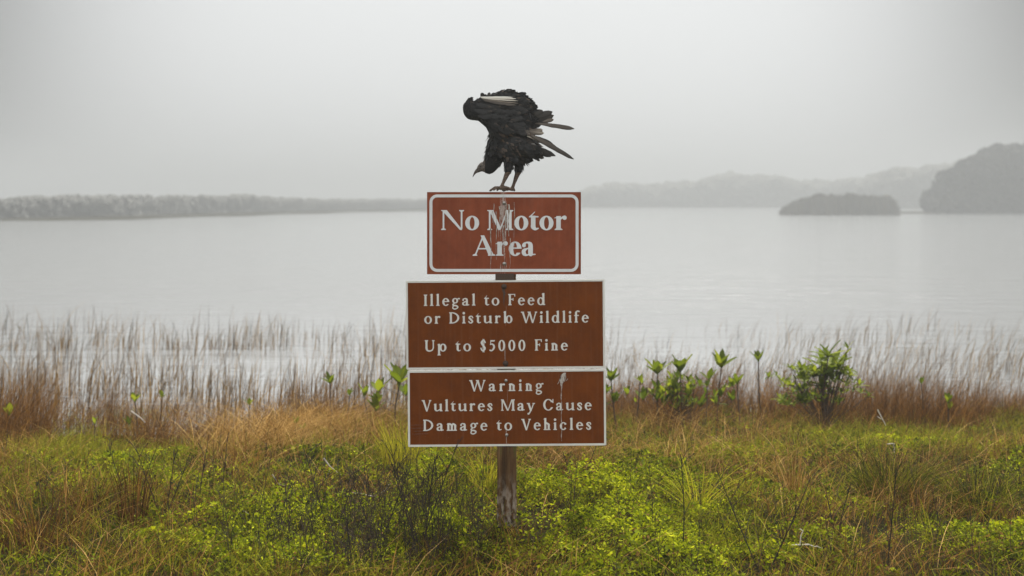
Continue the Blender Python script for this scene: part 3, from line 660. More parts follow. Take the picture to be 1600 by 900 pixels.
# ------------------------------------------------------------------ lettering: a small serif alphabet drawn as distance fields
class Face_:
    def __init__(s, S, T, X, e, h, step=.022): s.S, s.T, s.X, s.e, s.h, s.step = S, T, X, e, h, step; s.cache = {}
    def grid(s, wd):
        xs = np.arange(-.25, wd + .25, s.step); ys = np.arange(-.48, 1.28, s.step); s.xs, s.ys = xs, ys
        s.gx, s.gy = np.meshgrid(xs, ys); return s
    def poly(s, pts):
        px, py = s.gx, s.gy; d = np.full(px.shape, 1e9); sg = np.ones(px.shape); n = len(pts); j = n - 1
        for i in range(n):
            ax, ay = pts[i]; bx, by = pts[j]; ex, ey = bx - ax, by - ay; wx_, wy_ = px - ax, py - ay
            t = np.clip((wx_ * ex + wy_ * ey) / (ex * ex + ey * ey + 1e-12), 0, 1)
            d = np.minimum(d, (wx_ - ex * t) ** 2 + (wy_ - ey * t) ** 2)
            c = np.stack([py >= ay, py < by, ex * wy_ > ey * wx_]); sg = np.where(c.all(0) | (~c).all(0), -sg, sg); j = i
        return sg * np.sqrt(d)
    def ell(s, cx, cy, rx, ry): return (np.hypot((s.gx - cx) / rx, (s.gy - cy) / ry) - 1) * min(rx, ry)
    def stroke(s, pts):
        p = np.array(pts, float); P_ = np.vstack([2 * p[0] - p[1], p, 2 * p[-1] - p[-2]]); q = []
        for i in range(1, len(P_) - 2):
            for t in np.linspace(0, 1, 7)[:-1]:
                a, b_, c, d = P_[i - 1:i + 3]; q.append(.5 * (2 * b_ + (c - a) * t + (2 * a - 5 * b_ + 4 * c - d) * t * t + (3 * b_ - a - 3 * c + d) * t ** 3))
        q.append(p[-1]); out = np.full(s.gx.shape, 1e9)
        for a, b_ in zip(q[:-1], q[1:]):
            ex, ey = b_[0] - a[0], b_[1] - a[1]; L2 = ex * ex + ey * ey + 1e-12
            t = np.clip(((s.gx - a[0]) * ex + (s.gy - a[1]) * ey) / L2, 0, 1)
            out = np.minimum(out, np.hypot(s.gx - a[0] - t * ex, s.gy - a[1] - t * ey) - (a[2] + (b_[2] - a[2]) * t))
        return out
    def serif(s, xl, xr, y, up, l=1, r=1):
        e, h = s.e, s.h; k = e * .55; y1, y2 = y + up * h, y + up * (h + k)
        pts = [(xl - e * l, y), (xr + e * r, y), (xr + e * r, y1), (xr, y2 if r else y1), (xl, y2 if l else y1), (xl - e * l, y1)]
        return s.poly(pts)
    def rect(s, a, b_, c, d): return s.poly([(a, b_), (c, b_), (c, d), (a, d)])
    def stem(s, x, y0, y1, w_=None, bot=(1, 1), top=(1, 1), flag=False):
        w_ = w_ or s.S; f = s.rect(x, y0, x + w_, y1)
        if bot: f = np.minimum(f, s.serif(x, x + w_, y0, 1, *bot))
        if flag: f = np.minimum(f, s.poly([(x - s.e * 1.1, y1 - .085), (x + w_, y1 + .015), (x + w_, y1 - .2), (x, y1 - .2), (x, y1 - .10), (x - s.e * 1.1, y1 - .115)]))
        elif top: f = np.minimum(f, s.serif(x, x + w_, y1, -1, *top))
        return f
    def diag(s, x0, y0, x1, y1, w_): return s.poly([(x0, y0), (x0 + w_, y0), (x1 + w_, y1), (x1, y1)])
    def ring(s, cx, cy, rx, ry, S=None, T=None):
        S = S or s.S; T = T or s.T; return np.maximum(s.ell(cx, cy, rx, ry), -s.ell(cx, cy, rx - S, ry - T))
    def glyph(s, ch):
        S, T, X, e, h = s.S, s.T, s.X, s.e, s.h; U = lambda *a: np.minimum.reduce(a); sub = lambda a, b_: np.maximum(a, -b_); s.grid(1.6)
        hs_, ht = S / 2, T / 2; b0 = e + .02; ov = .015
        arch = lambda x, w_: s.stroke([(x + S * .7, X * .72, ht), (x + S * .7 + w_ * .25, X * .93, ht * 1.1), (x + w_ * .72, X - hs_ * .62, hs_ * .72), (x + w_ + hs_, X * .72, hs_), (x + w_ + hs_, X * .5, hs_)])
        if ch == 'I': return s.stem(b0, 0, 1), S + 2 * b0
        if ch == 'l': return s.stem(b0, 0, 1.06, flag=True), S + 2 * b0
        if ch == 'i': return U(s.stem(b0, 0, X, flag=True), s.ell(b0 + hs_, X + .24, S * .62, S * .62)), S + 2 * b0
        if ch == 'o':
            r = .30 + S * .22; return s.ring(r + .02, X / 2, r, X / 2 + ov), 2 * r + .04
        if ch == '0':
            r = .27 + S * .2; return s.ring(r + .03, .48, r, .48 + ov), 2 * r + .06
        if ch in 'ec':
            r = .27 + S * .22; cx_ = r + .02; f = s.ring(cx_, X / 2, r, X / 2 + ov)
            if ch == 'e':
                f = sub(f, s.rect(cx_ + .02, X * .22, 2, X * .5)); f = U(f, np.maximum(s.rect(cx_ - r * .8, X * .5, cx_ + r * .93, X * .5 + T), s.ell(cx_, X / 2, r, X / 2)))
                f = sub(f, s.poly([(cx_ + r * .5, X * .5), (2, X * .5), (2, X * .05), (cx_ + r * .98, X * .16)]))
            else:
                f = sub(f, s.poly([(cx_ + r * .1, X * .5), (cx_ + r * .75, X * .80), (2, X * .95), (2, X * .12), (cx_ + r * .75, X * .22)])); f = U(f, s.ell(cx_ + r * .62, X * .80, hs_ * .85, hs_ * .85))
            return f, 2 * r + .03
        if ch == 'a':
            f = U(s.stroke([(.12, X * .74, hs_ * .85), (.14, X * .86, hs_ * .55), (.28, X - ht, ht * 1.15), (.42, X * .86, hs_ * .8), (.45, X * .68, hs_), (.45, X * .15, hs_), (.50, X * .04 + ht, ht * 1.3), (.45 + S * 1.0, .07, ht * .9)]),
                  s.stroke([(.44, X * .56, ht), (.26, X * .50, ht * 1.2), (.12, X * .36, hs_ * .8), (.12, X * .18, hs_ * .9), (.21, ht + .005, hs_ * .5), (.34, X * .08, ht), (.44, X * .22, ht)]))
            return f, .50 + S
        if ch in 'nhmru':
            w_ = .30; x = b0
            if ch == 'u':
                f = U(s.stem(x, .2, X, bot=None, flag=True), s.stem(x + w_ + S, 0, X, bot=(0, 1), flag=True), s.stroke([(x + hs_, X * .5, hs_), (x + hs_, X * .26, hs_), (x + hs_ + w_ * .3, .5 * S * .6, hs_ * .62), (x + w_ * .8 + S * .4, X * .09, ht * 1.1), (x + w_ + S * 1.2, X * .26, ht)]))
                return f, w_ + 2 * S + 2 * b0
            f = s.stem(x, 0, 1.06 if ch == 'h' else X, flag=True)
            if ch == 'r':
                f = U(f, s.stroke([(x + S * .7, X * .68, ht), (x + S + .07, X * .90, ht * 1.2), (x + S + .17, X * .93, hs_ * .6)]), s.ell(x + S + .19, X * .88, hs_ * .95, hs_ * .95)); return f, S + .19 + hs_ + b0 + .03
            for q in range(2 if ch == 'm' else 1):
                f = U(f, arch(x, w_ + S - S), s.stem(x + w_, 0, X * .74, top=None)) if True else f; x += w_
            return f, x + S + b0
        if ch in 'dbpq':
            r = .27 + S * .2
            if ch == 'd':
                f = U(s.ring(r + .02, X / 2, r, X / 2 + ov), s.stem(2 * r - S * .75, 0, 1.06, bot=(0, 1), flag=True)); return f, 2 * r + S * .25 + b0
            x = b0; y0 = -.36 if ch == 'p' else 0
            f = U(s.ring(x + S * .75 + r, X / 2, r, X / 2 + ov), s.stem(x, y0, X if ch == 'p' else 1.06, bot=(1, 1) if ch == 'p' else (0, 0), flag=True)); return f, x + S * .75 + 2 * r + .02
        if ch == 't':
            x = .10; f = U(s.rect(x, .14, x + S, X + .02), s.poly([(x - .10, X - T), (x + S + .15, X - T), (x + S + .15, X), (x + .03, X), (x + S, X + .22), (x + S * .8, X + .22), (x, X + .05), (x - .10, X - T * .3)]), s.stroke([(x + hs_, .25, hs_), (x + hs_, .16, hs_), (x + S * .95, .05, hs_ * .6), (x + S + .14, .085, ht * .9)])); return f, x + S + .17
        if ch == 'f':
            x = b0; f = U(s.stem(x, 0, .8, top=None), s.rect(x - .09, X - T, x + S + .15, X), s.stroke([(x + hs_, .7, hs_), (x + hs_, .88, hs_), (x + S * .9 + .05, 1.02, hs_ * .6), (x + S + .17, .98, hs_ * .75)])); return f, x + S + .20
        if ch == 's':
            f = s.stroke([(.42, X * .74, ht * 1.3), (.36, X - ht * 1.4, ht * 1.2), (.20, X - ht * 1.3, ht * 1.4), (.11, X * .74, hs_ * .85), (.25, X * .53, hs_ * .95), (.39, X * .27, hs_ * .85), (.30, ht * 1.2, ht * 1.4), (.15, ht * 1.4, ht * 1.2), (.07, X * .25, ht * 1.3)]); return f, .50
        if ch == 'g':
            r = .23 + S * .2; f = U(s.ring(r + .04, X * .66, r, X * .36, S * .9, T), s.stroke([(r - .04, X * .30, ht), (.10, X * .17, ht * 1.2), (.16, X * .05, hs_ * .7), (r + .12, X * .0, hs_ * .72), (2 * r - .0, -.10, hs_ * .7), (2 * r - .06, -.22, hs_ * .6), (r, -.30, ht * 1.2), (.10, -.22, hs_ * .55), (.11, -.10, ht * 1.2), (.20, X * .04, ht)]),
                               s.stroke([(2 * r - .03, X * .86, ht), (2 * r + .08, X * .95, ht * 1.2), (2 * r + .13, X * .93, ht * 1.6)])); return f, 2 * r + .16
        if ch == 'y':
            w_ = .56; f = U(s.diag(.05, X, .05 + w_ * .5 - hs_ * .8, 0, S), s.diag(.05 + w_ - T * .5, X, w_ * .5 + .02, -.05, T * 1.1), s.serif(.05, .05 + S, X, -1, .9, .8), s.serif(w_, w_ + T * 1.2, X, -1, 1, .9),
                            s.stroke([(w_ * .5 + .06, 0, ht * 1.1), (w_ * .42, -.20, ht * 1.3), (w_ * .24, -.29, ht * 1.8), (.10, -.26, hs_ * .6)])); return f, w_ + .14
        if ch == 'N':
            w_ = .84 + S * .3; x = b0; t = T * 1.25; f = U(s.stem(x, 0, .99, t, top=None), s.stem(x + w_, 0.05, 1, t, bot=None), s.poly([(x - e * .9, 1), (x + S * .9, 1), (x + w_ + t, .0), (x + w_ - S * .18, .0), (x, .985 - h), (x - e * .9, 1 - h)])); return f, w_ + t + 2 * b0
        if ch == 'M':
            w_ = 1.0 + S * .2; x = b0; t = T * 1.25; mx = x + w_ * .5
            f = U(s.stem(x, 0, .99, t, top=None), s.stem(x + w_ - S * .6, 0, 1), s.poly([(x - e, 1), (x + S * .95, 1), (mx + S * .42, .06), (mx + T * .2, .0), (mx - S * .25, .0), (x + t * .5, .97 - h), (x - e, 1 - h)]), s.poly([(mx, 0), (mx + T * .9, 0), (x + w_ - S * .3, 1), (x + w_ - S * .3 - T * 1.4, 1)])); return f, w_ + S * .4 + 2 * b0
        if ch == 'A':
            w_ = .92 + S * .2; x = .07; ap = x + w_ * .47
            f = U(s.diag(x, 0, ap - T * .6, 1.02, T * 1.15), s.poly([(ap - S * .62, 1.02), (ap + S * .18, 1.02), (x + w_ + S * .1, 0), (x + w_ - S * 1.05, 0)]), s.rect(x + w_ * .22, .32, x + w_ * .72, .32 + T), s.serif(x, x + T, 0, 1), s.serif(x + w_ - S * 1.0, x + w_ + S * .05, 0, 1, .7, .8)); return f, w_ + .16
        if ch in 'VW':
            w_ = .70 + S * .2; x = e; t = T * 1.2
            def vee(x, last): 
                m_ = x + w_ * .5; return U(s.poly([(x, 1), (x + S * 1.05, 1), (m_ + S * .55, .02), (m_ + T * .3, -.015), (m_ - T * .4, -.015)]), s.poly([(m_ - T * .2, -.015), (m_ + t * .7, -.015), (x + w_ + t * .2, 1), (x + w_ - t * .9, 1)]), s.serif(x, x + S, 1, -1, .9, .6), s.serif(x + w_ - t, x + w_, 1, -1, .8, 1) if last else s.gx * 0 + 9)
            if ch == 'V': return vee(x, True), w_ + 2 * e
            return U(vee(x, False), vee(x + w_ * .80, True)), w_ * 1.80 + 2 * e
        if ch == 'F':
            x = b0; f = U(s.stem(x, 0, 1), s.rect(x, 1 - h, x + .56, 1), s.poly([(x + .56, 1), (x + .56, .76), (x + .56 - T * .7, .76), (x + .46, 1 - h), (x + .5, 1)]), s.rect(x, .49, x + .40, .49 + T), s.rect(x + .40 - T * .8, .39, x + .40, .64)); return f, x + .58
        if ch == 'D':
            x = b0; w_ = .62 + S * .3; bowl = np.maximum(s.ring(x + S * .6 + .05, .5, w_, .5, S, T * 1.1), s.rect(x + S * .6, -.1, 3, 1.1)); f = U(s.stem(x, 0, 1), bowl, s.rect(x, 0, x + S + .1, T), s.rect(x, 1 - T, x + S + .1, 1)); return f, x + S * .6 + w_ + .09
        if ch == 'C':
            r = .42 + S * .2; cx_ = r + .04; f = s.ring(cx_, .5, r, .5 + ov, S * 1.05); f = sub(f, s.rect(cx_ + r * .55, .27, 3, .73)); f = U(f, s.rect(cx_ + r * .80, .66, cx_ + r * .80 + T, 1.0)); return f, 2 * r + .05
        if ch == 'U':
            x = b0; w_ = .64; f = U(s.stem(x, .3, 1, bot=None), s.stem(x + w_, .3, 1, T * 1.3, bot=None), s.stroke([(x + hs_, .5, hs_), (x + hs_, .28, hs_), (x + hs_ + .09, .09, hs_ * .8), (x + w_ * .58, ht * 1.2 - .01, ht * 1.5), (x + w_ * .92, .12, ht * 1.3), (x + w_ + T * .65, .32, T * .65)])); return f, w_ + T + 2 * b0
        if ch == '5':
            f = U(s.poly([(.14, .96), (.50, .96), (.52, .99), (.54, .96), (.50, .84), (.20, .84), (.16, .60), (.11, .56)]), s.stroke([(.14, .57, ht), (.27, .62, hs_ * .6), (.43, .50, hs_ * .9), (.45, .30, hs_), (.34, .10, hs_ * .75), (.20, .03, ht * 1.4), (.10, .07, hs_ * .7)])); return f, .58
        if ch == '$':
            f = U(s.stroke([(.46, .76, ht * 1.3), (.38, .92, ht * 1.2), (.24, .92, ht * 1.4), (.13, .74, hs_ * .85), (.27, .50, hs_ * .95), (.43, .25, hs_ * .85), (.32, .05, ht * 1.4), (.17, .06, ht * 1.2), (.08, .25, ht * 1.3)]), s.rect(.23, -.12, .23 + T * .7, 1.08), s.rect(.32, -.12, .32 + T * .7, 1.08)); return f, .56
        return s.gx * 0 + 9, .34
    def contours(s, ch):
        if ch in s.cache: return s.cache[ch]
        f, adv = s.glyph(ch); f = np.where(f == 0, 1e-6, f); xs, ys = s.xs, s.ys; segs = {}
        ins = f < 0; mixc = (ins[:-1, :-1].astype(int) + ins[1:, :-1] + ins[:-1, 1:] + ins[1:, 1:]); cells = np.argwhere((mixc > 0) & (mixc < 4)); pts = {}
        def cut(r0, c0, r1, c1):
            key = (r0, c0, r1, c1)
            if key not in pts:
                a, b_ = f[r0, c0], f[r1, c1]; t = min(.98, max(.02, a / (a - b_))); pts[key] = (xs[c0] + (xs[c1] - xs[c0]) * t, ys[r0] + (ys[r1] - ys[r0]) * t)
            return key
        nxt = {}
        for r, c in cells:
            r, c = int(r), int(c); k = [ins[r, c], ins[r, c + 1], ins[r + 1, c + 1], ins[r + 1, c]]
            E = [(r, c, r, c + 1), (r, c + 1, r + 1, c + 1), (r + 1, c, r + 1, c + 1), (r, c, r + 1, c)]
            cuts = []
            for q in range(4):
                if k[q] != k[(q + 1) % 4]: cuts.append((q, k[q]))
            order = [q for q, _ in cuts]
            exits = [q for q, i_ in cuts if i_]; ents = [q for q, i_ in cuts if not i_]
            for q in exits:
                cand = min(ents, key=lambda z: (z - q) % 4) if len(ents) > 1 else ents[0]
                nxt[cut(*E[q])] = cut(*E[cand])
        loops = []; left = set(nxt)
        while left:
            st_ = left.pop(); lp = [pts[st_]]; k_ = nxt[st_]
            while k_ != st_ and k_ in left: left.discard(k_); lp.append(pts[k_]); k_ = nxt[k_]
            if len(lp) > 3: loops.append(lp)
        s.cache[ch] = (loops, adv); return s.cache[ch]

BOLD = Face_(.228, .066, .70, .085, .042); BOOK = Face_(.178, .084, .67, .062, .068)
def lettering(lines, face, o_px, zc, name, m, parent, depth=.0012):
    """lines: (text, px left, px right, baseline row, cap height in px); sits on the panel, origin at its centre"""
    for text, x0, x1, yb, cap in lines:
        k = cap * .003; parts_ = [face.contours(c) for c in text]
        adv = sum(a for _, a in parts_); lead = min(p_[0] for lp in parts_[0][0] for p_ in lp); trail = parts_[-1][1] - max(p_[0] for lp in parts_[-1][0] for p_ in lp)
        want = (x1 - x0) / cap; gap = (want - (adv - lead - trail)) / (len(text) - 1); pen = -lead
        words_ = [[]]
        for ch, (lp_, a) in zip(text, parts_):
            if ch == ' ': words_.append([])
            for lp in lp_: words_[-1].append([((x0 - o_px[0]) * .003 + (pen + u) * k, (o_px[1] - yb) * .003 + v * k, 0, 1) for u, v in lp])
            pen += a + gap
        for loops in words_:                                  # one mesh for each painted word
            cu = bpy.data.curves.new(name, 'CURVE'); cu.dimensions = '2D'; cu.fill_mode = 'BOTH'; cu.extrude = depth / 2
            for lp in loops:
                sp = cu.splines.new('POLY'); sp.points.add(len(lp) - 1); sp.use_cyclic_u = True
                for i, c in enumerate(lp): sp.points[i].co = c
            tmp = bpy.data.objects.new('tmp', cu); COL.objects.link(tmp); dg = bpy.context.evaluated_depsgraph_get()
            me = bpy.data.meshes.new_from_object(tmp.evaluated_get(dg)); bpy.data.objects.remove(tmp); bpy.data.curves.remove(cu)
            me.transform(Matrix(((1, 0, 0, 0), (0, 0, -1, zc), (0, 1, 0, 0), (0, 0, 0, 1)))); me.name = name; me.materials.clear()
            link(name, me, m, parent)

# ------------------------------------------------------------------ the signpost
def rrect(w_, h_, r, k=6):
    out = []
    for sx_, sy_, a0 in ((1, 1, 0), (-1, 1, 90), (-1, -1, 180), (1, -1, 270)):
        for i in range(k + 1):
            a_ = R(a0 + 90 * i / k); out.append((sx_ * (w_ / 2 - r) + r * math.cos(a_), sy_ * (h_ / 2 - r) + r * math.sin(a_)))
    return out
def plate(w_, h_, r, th, bev=.0008):
    bm = bmesh.new(); vs_ = [bm.verts.new((x_, 0, z_)) for x_, z_ in rrect(w_, h_, r)]; f = bm.faces.new(vs_)
    if f.normal.y > 0: f.normal_flip()
    bm.normal_update()
    ex = bmesh.ops.extrude_face_region(bm, geom=[f]); bmesh.ops.translate(bm, verts=[v for v in ex['geom'] if isinstance(v, bmesh.types.BMVert)], vec=(0, th, 0))
    bmesh.ops.recalc_face_normals(bm, faces=bm.faces); return bm
def frame(wo_, ho_, ro, t, y0, y1):
    bm = bmesh.new(); A, B = rrect(wo_, ho_, ro), rrect(wo_ - 2 * t, ho_ - 2 * t, max(.0005, ro - t)); n = len(A)
    v = [[bm.verts.new((x_, y_, z_)) for x_, z_ in pts] for pts, y_ in ((A, y0), (B, y0), (A, y1), (B, y1))]
    for i in range(n):
        j = (i + 1) % n
        for a_, b_ in ((0, 1), (1, 3), (3, 2), (2, 0)): bm.faces.new((v[a_][i], v[a_][j], v[b_][j], v[b_][i]))
    bmesh.ops.recalc_face_normals(bm, faces=bm.faces); return bm
def bolt_bm(r):
    bm = bmesh.new(); bmesh.ops.create_uvsphere(bm, u_segments=14, v_segments=8, radius=r)
    for v in bm.verts: v.co.y = v.co.y * .5; 
    bmesh.ops.create_cone(bm, cap_ends=True, segments=16, radius1=r * 1.5, radius2=r * 1.5, depth=.002, matrix=Matrix.Rotation(R(90), 4, 'X')); return bm

root = empty('signpost', (P(792, 825).x, YS + .05, 0), 'weathered wooden post carrying three stacked brown signs with white lettering', 'signpost')
def place(o, w_): o.location = w_ - root.location
# post: a square timber, slightly irregular, from the ground to just under the vulture
bm = bmesh.new(); ztop = CZ - (302 - HZ) * .003; nz = 40; hw = .0445; rings = []
prof = [(x_, y_) for x_, y_ in rrect(2 * hw, 2 * hw, .010, 3)]
for i in range(nz + 1):
    z_ = -.25 + (ztop + .25) * i / nz; r_ = []
    for j, (x_, y_) in enumerate(prof):
        q = 1 + .03 * math.sin(z_ * 7 + j * 1.7) + random.uniform(-.018, .018); r_.append(bm.verts.new((x_ * q - .002 * z_, y_ * q, z_)))
    rings.append(r_)
for a_, b_ in zip(rings[:-1], rings[1:]):
    for j in range(len(prof)): k = (j + 1) % len(prof); bm.faces.new((a_[j], a_[k], b_[k], b_[j]))
bm.faces.new(rings[-1]); bm.faces.new(rings[0][::-1]); bmesh.ops.recalc_face_normals(bm, faces=bm.faces)
po = obj_bm('post', bm, M['post'], root); tag(po, 'square weathered timber post with pale lichen at its foot')

def panel(cx_, cy_, w_, h_, rot, face, label, r):
    o = obj_bm('sign_panel', plate(w_ * .003, h_ * .003, r, .003), face, root); place(o, P(cx_, cy_) + Vector((0, 0, 0))); o.rotation_euler = (0, R(rot), 0); tag(o, label); return o
def bolts(par, o_px, pts, mat, r=.0042):
    for x_, y_ in pts: obj_bm('bolt', bolt_bm(r), mat, par, ((x_ - o_px[0]) * .003, -.0032, (o_px[1] - y_) * .003), smooth=True)
c1_ = (787.5, 364.3); s1 = panel(*c1_, 240.5, 128.5, 0, M['face_red'], 'top red brown panel reading No Motor Area in bold white serif', .002)
obj_bm('border', frame(233 * .003, 121 * .003, .036, 4.6 * .003, -.0012, -.0002), M['white_red'], s1)
lettering([('No Motor', 689, 885.5, 359.4, 31.2), ('Area', 738.5, 837, 399.6, 31.2)], BOLD, c1_, -.0010, 'lettering', M['white_red'], s1)
bolts(s1, c1_, [(787.5, 317), (788, 412)], M['bolt'], .0055)
c2_ = (789.8, 507); s2 = panel(*c2_, 310, 138, -.45, M['face_brown'], 'middle brown panel reading Illegal to Feed or Disturb Wildlife Up to $5000 Fine', .006)
obj_bm('border', frame(310.5 * .003, 138.5 * .003, .0062, 3.0 * .003, -.0014, .0032), M['white_brown'], s2)
dx2 = lambda v: v
lettering([('Illegal to Feed', 662.5, 852, 477, 17.6), ('or Disturb Wildlife', 663, 920, 504.8, 17.6), ('Up to $5000 Fine', 663.5, 887, 548.2, 17.6)], BOOK, c2_, -.0010, 'lettering', M['white_brown'], s2)
bolts(s2, c2_, [(788, 447.5), (789.5, 567.5)], M['rust'], .0085)
c3_ = (792, 637.5); s3 = panel(*c3_, 309, 118.5, -.45, M['face_brown'], 'bottom brown panel reading Warning Vultures May Cause Damage to Vehicles', .005)
obj_bm('border', frame(309.5 * .003, 119 * .003, .0052, 3.2 * .003, -.0014, .0032), M['white_brown'], s3)
lettering([('Warning', 733.5, 849.5, 611, 17.6), ('Vultures May Cause', 659, 924.5, 641.7, 17.6), ('Damage to Vehicles', 661, 923.5, 672.3, 17.6)], BOOK, c3_, -.0010, 'lettering', M['white_brown'], s3)
bolts(s3, c3_, [(791, 594.5), (791.5, 679.5)], M['bolt'], .0050)
# dried droppings on the bottom panel, built as thin splats, and a scuffed corner
def splat(par, o_px, pts, m, name, y=-.0018, jit=.6):
    bm = bmesh.new(); top_, bot_ = [], []
    L_ = [((x_ - w_ / 2 + random.uniform(-jit, jit) * w_ * .2 - o_px[0]) * .003, (o_px[1] - y_) * .003) for x_, y_, w_ in pts]
    R_ = [((x_ + w_ / 2 + random.uniform(-jit, jit) * w_ * .2 - o_px[0]) * .003, (o_px[1] - y_) * .003) for x_, y_, w_ in pts]
    vl = [(bm.verts.new((a, y, b_)), bm.verts.new((c, y, d))) for (a, b_), (c, d) in zip(L_, R_)]
    for (a, b_), (c, d) in zip(vl[:-1], vl[1:]): bm.faces.new((a, c, d, b_))
    ex = bmesh.ops.extrude_face_region(bm, geom=list(bm.faces)); bmesh.ops.translate(bm, verts=[v for v in ex['geom'] if isinstance(v, bmesh.types.BMVert)], vec=(0, .0012, 0))
    bmesh.ops.recalc_face_normals(bm, faces=bm.faces); obj_bm(name, bm, m, par)
drip = [(883, 583, 3), (881, 586, 7), (880, 590, 8), (879.5, 594, 7), (878.5, 598, 5), (877.5, 602, 3)] + [(877.3 + .5 * math.sin(y_ * .2), y_, 1.15 + .45 * math.sin(y_ * .5) - (y_ - 602) * .005) for y_ in range(606, 692, 4)]
splat(s3, c3_, drip, M['dropping'], 'dropping')
for xa, ya, ln_, wd in ((876.5, 588, 9, 1.6), (884.5, 586, 11, 1.4), (873.8, 596, 5, 1.0), (887, 592, 4, 1.2)):
    splat(s3, c3_, [(xa + .4 * math.sin(t_ * 5) - 2 * t_, ya + ln_ * t_, wd * (.5 + .8 * math.sin(3.1 * t_))) for t_ in np.linspace(0, 1, 6)], M['dropping'], 'dropping')
for xa, ya, ln_, wd in ((767, 356, 64, 2.0), (771.5, 318, 40, 1.0), (775.5, 330, 76, 1.6), (781, 322, 30, 2.2), (790, 318, 58, 4.2), (794.5, 319, 50, 3.6), (797, 372, 46, 1.1), (803.5, 316, 74, 1.2), (786, 352, 24, 3.0), (769, 330, 18, 1.4)):
    ph = random.uniform(0, 6)
    splat(s1, c1_, [(xa + .5 * math.sin(t_ * 7 + ph), ya + ln_ * t_, wd * (.35 + .65 * abs(math.sin(t_ * 5 + ph))) * (1 - .7 * t_)) for t_ in np.linspace(0, 1, 14)], M['dropping'], 'dropping', -.0024, .8)
for xa, ya, ln_, th_ in ((641, 663, 20, .6), (640, 668, 30, .5), (646, 672.5, 22, 1.0), (643, 677, 26, .6)):
    sl = random.uniform(-.06, .10)
    splat(s3, c3_, [(xa + ln_ * t_, ya + ln_ * t_ * sl - th_ * .5 * math.sin(3.14 * t_), .3) for t_ in (0.02, .3, .7, .98)] + [(xa + ln_ * t_, ya + ln_ * t_ * sl + th_ * .5 * math.sin(3.14 * t_) + .15, .3) for t_ in (.98, .7, .3, .02)], M['scuff'], 'scuff', -.0013, .5)
splat(s2, c2_, [(787.5, 450, 4), (787, 454, 5), (788.5, 458, 4), (788, 463, 2.2), (787.6, 470, 1.2), (787.8, 478, .5)], M['rust'], 'rust_run', -.0013, .5)
splat(s2, c2_, [(789, 570, 4), (789.4, 572, 2.4), (789.2, 574.5, 1.0)], M['rust'], 'rust_run', -.0013, .5)
bm = bmesh.new(); bmesh.ops.create_cube(bm, size=1)
for v in bm.verts: v.co = Vector((v.co.x * .087, v.co.y * .006, v.co.z * .034))
o = obj_bm('bracket', bm, M['rust'], root); place(o, P(788.5, 433) + Vector((0, .0020, 0)))


# ------------------------------------------------------------------ the vulture
BY = YS + .035
def zp(zx, zy, dy=0.):        # reference grid over the bird (0.633 mm per unit) -> point
    return Vector(((700 + zx / 4.736 - 800) * .003, BY + dy, CZ - (120 + zy / 4.736 - HZ) * .003))
ZU = .003 / 4.736
vroot = empty('vulture', zp(430, 850), 'black vulture bent forward with raised wings, perched on top of the signs', 'vulture')
src = bmesh.new()
def balls(a, b_, ra, rb, ky=1.0, n=9):
    for i in range(n):
        t = i / (n - 1); c = Vector(a).lerp(Vector(b_), t); r_ = ra + (rb - ra) * t
        bmesh.ops.create_icosphere(src, subdivisions=2, radius=1, matrix=Matrix.Translation(c) @ Matrix.Diagonal((r_, r_ * ky, r_, 1)))
def cap(zx0, zy0, d0, r0, zx1, zy1, d1, r1, ky=1.0, n=9): balls(zp(zx0, zy0, d0), zp(zx1, zy1, d1), r0 * ZU, r1 * ZU, ky, n)
# trunk: breast, back, belly and rump
cap(375, 520, 0, 98, 480, 500, 0, 122, .95); cap(480, 500, 0, 122, 590, 520, 0, 85, .95); cap(400, 430, 0, 105, 520, 420, 0, 100, .8)
cap(585, 525, 0, 72, 640, 560, 0, 28, 1.0); cap(470, 580, 0, 62, 530, 585, 0, 50, .9)
# hanging neck with its ruff, then head and face
cap(355, 560, 0, 82, 325, 630, -.005, 66, .85); cap(325, 630, -.005, 66, 305, 665, -.005, 56, .85)
cap(300, 665, -.005, 44, 262, 668, -.005, 35, .85); cap(258, 660, -.005, 34, 238, 676, -.005, 27, .85); cap(238, 678, -.005, 24, 216, 696, -.005, 15, .8)
# raised wings, near and far: shoulder, wrist lobe and the spread hand above the back
for dy, s_ in ((-.055, 1), (.055, 1)):
    cap(400, 420, dy * .7, 85, 340, 330, dy, 75, .45); cap(340, 330, dy, 72, 250, 265, dy, 62, .42); cap(250, 262, dy, 62, 172, 252, dy, 62, .42)
    cap(170, 245, dy, 62, 150, 225, dy, 42, .4); cap(290, 220, dy, 72, 390, 205, dy, 98, .32); cap(390, 205, dy, 98, 500, 215, dy, 92, .32); cap(500, 215, dy, 92, 545, 240, dy, 70, .32)
    cap(222, 212, dy, 46, 300, 190, dy, 58, .36); cap(480, 300, dy, 90, 560, 310, dy, 58, .32); cap(430, 340, dy, 95, 520, 370, dy * .8, 80, .45); cap(150, 215, dy, 34, 158, 165, dy, 13, .4)
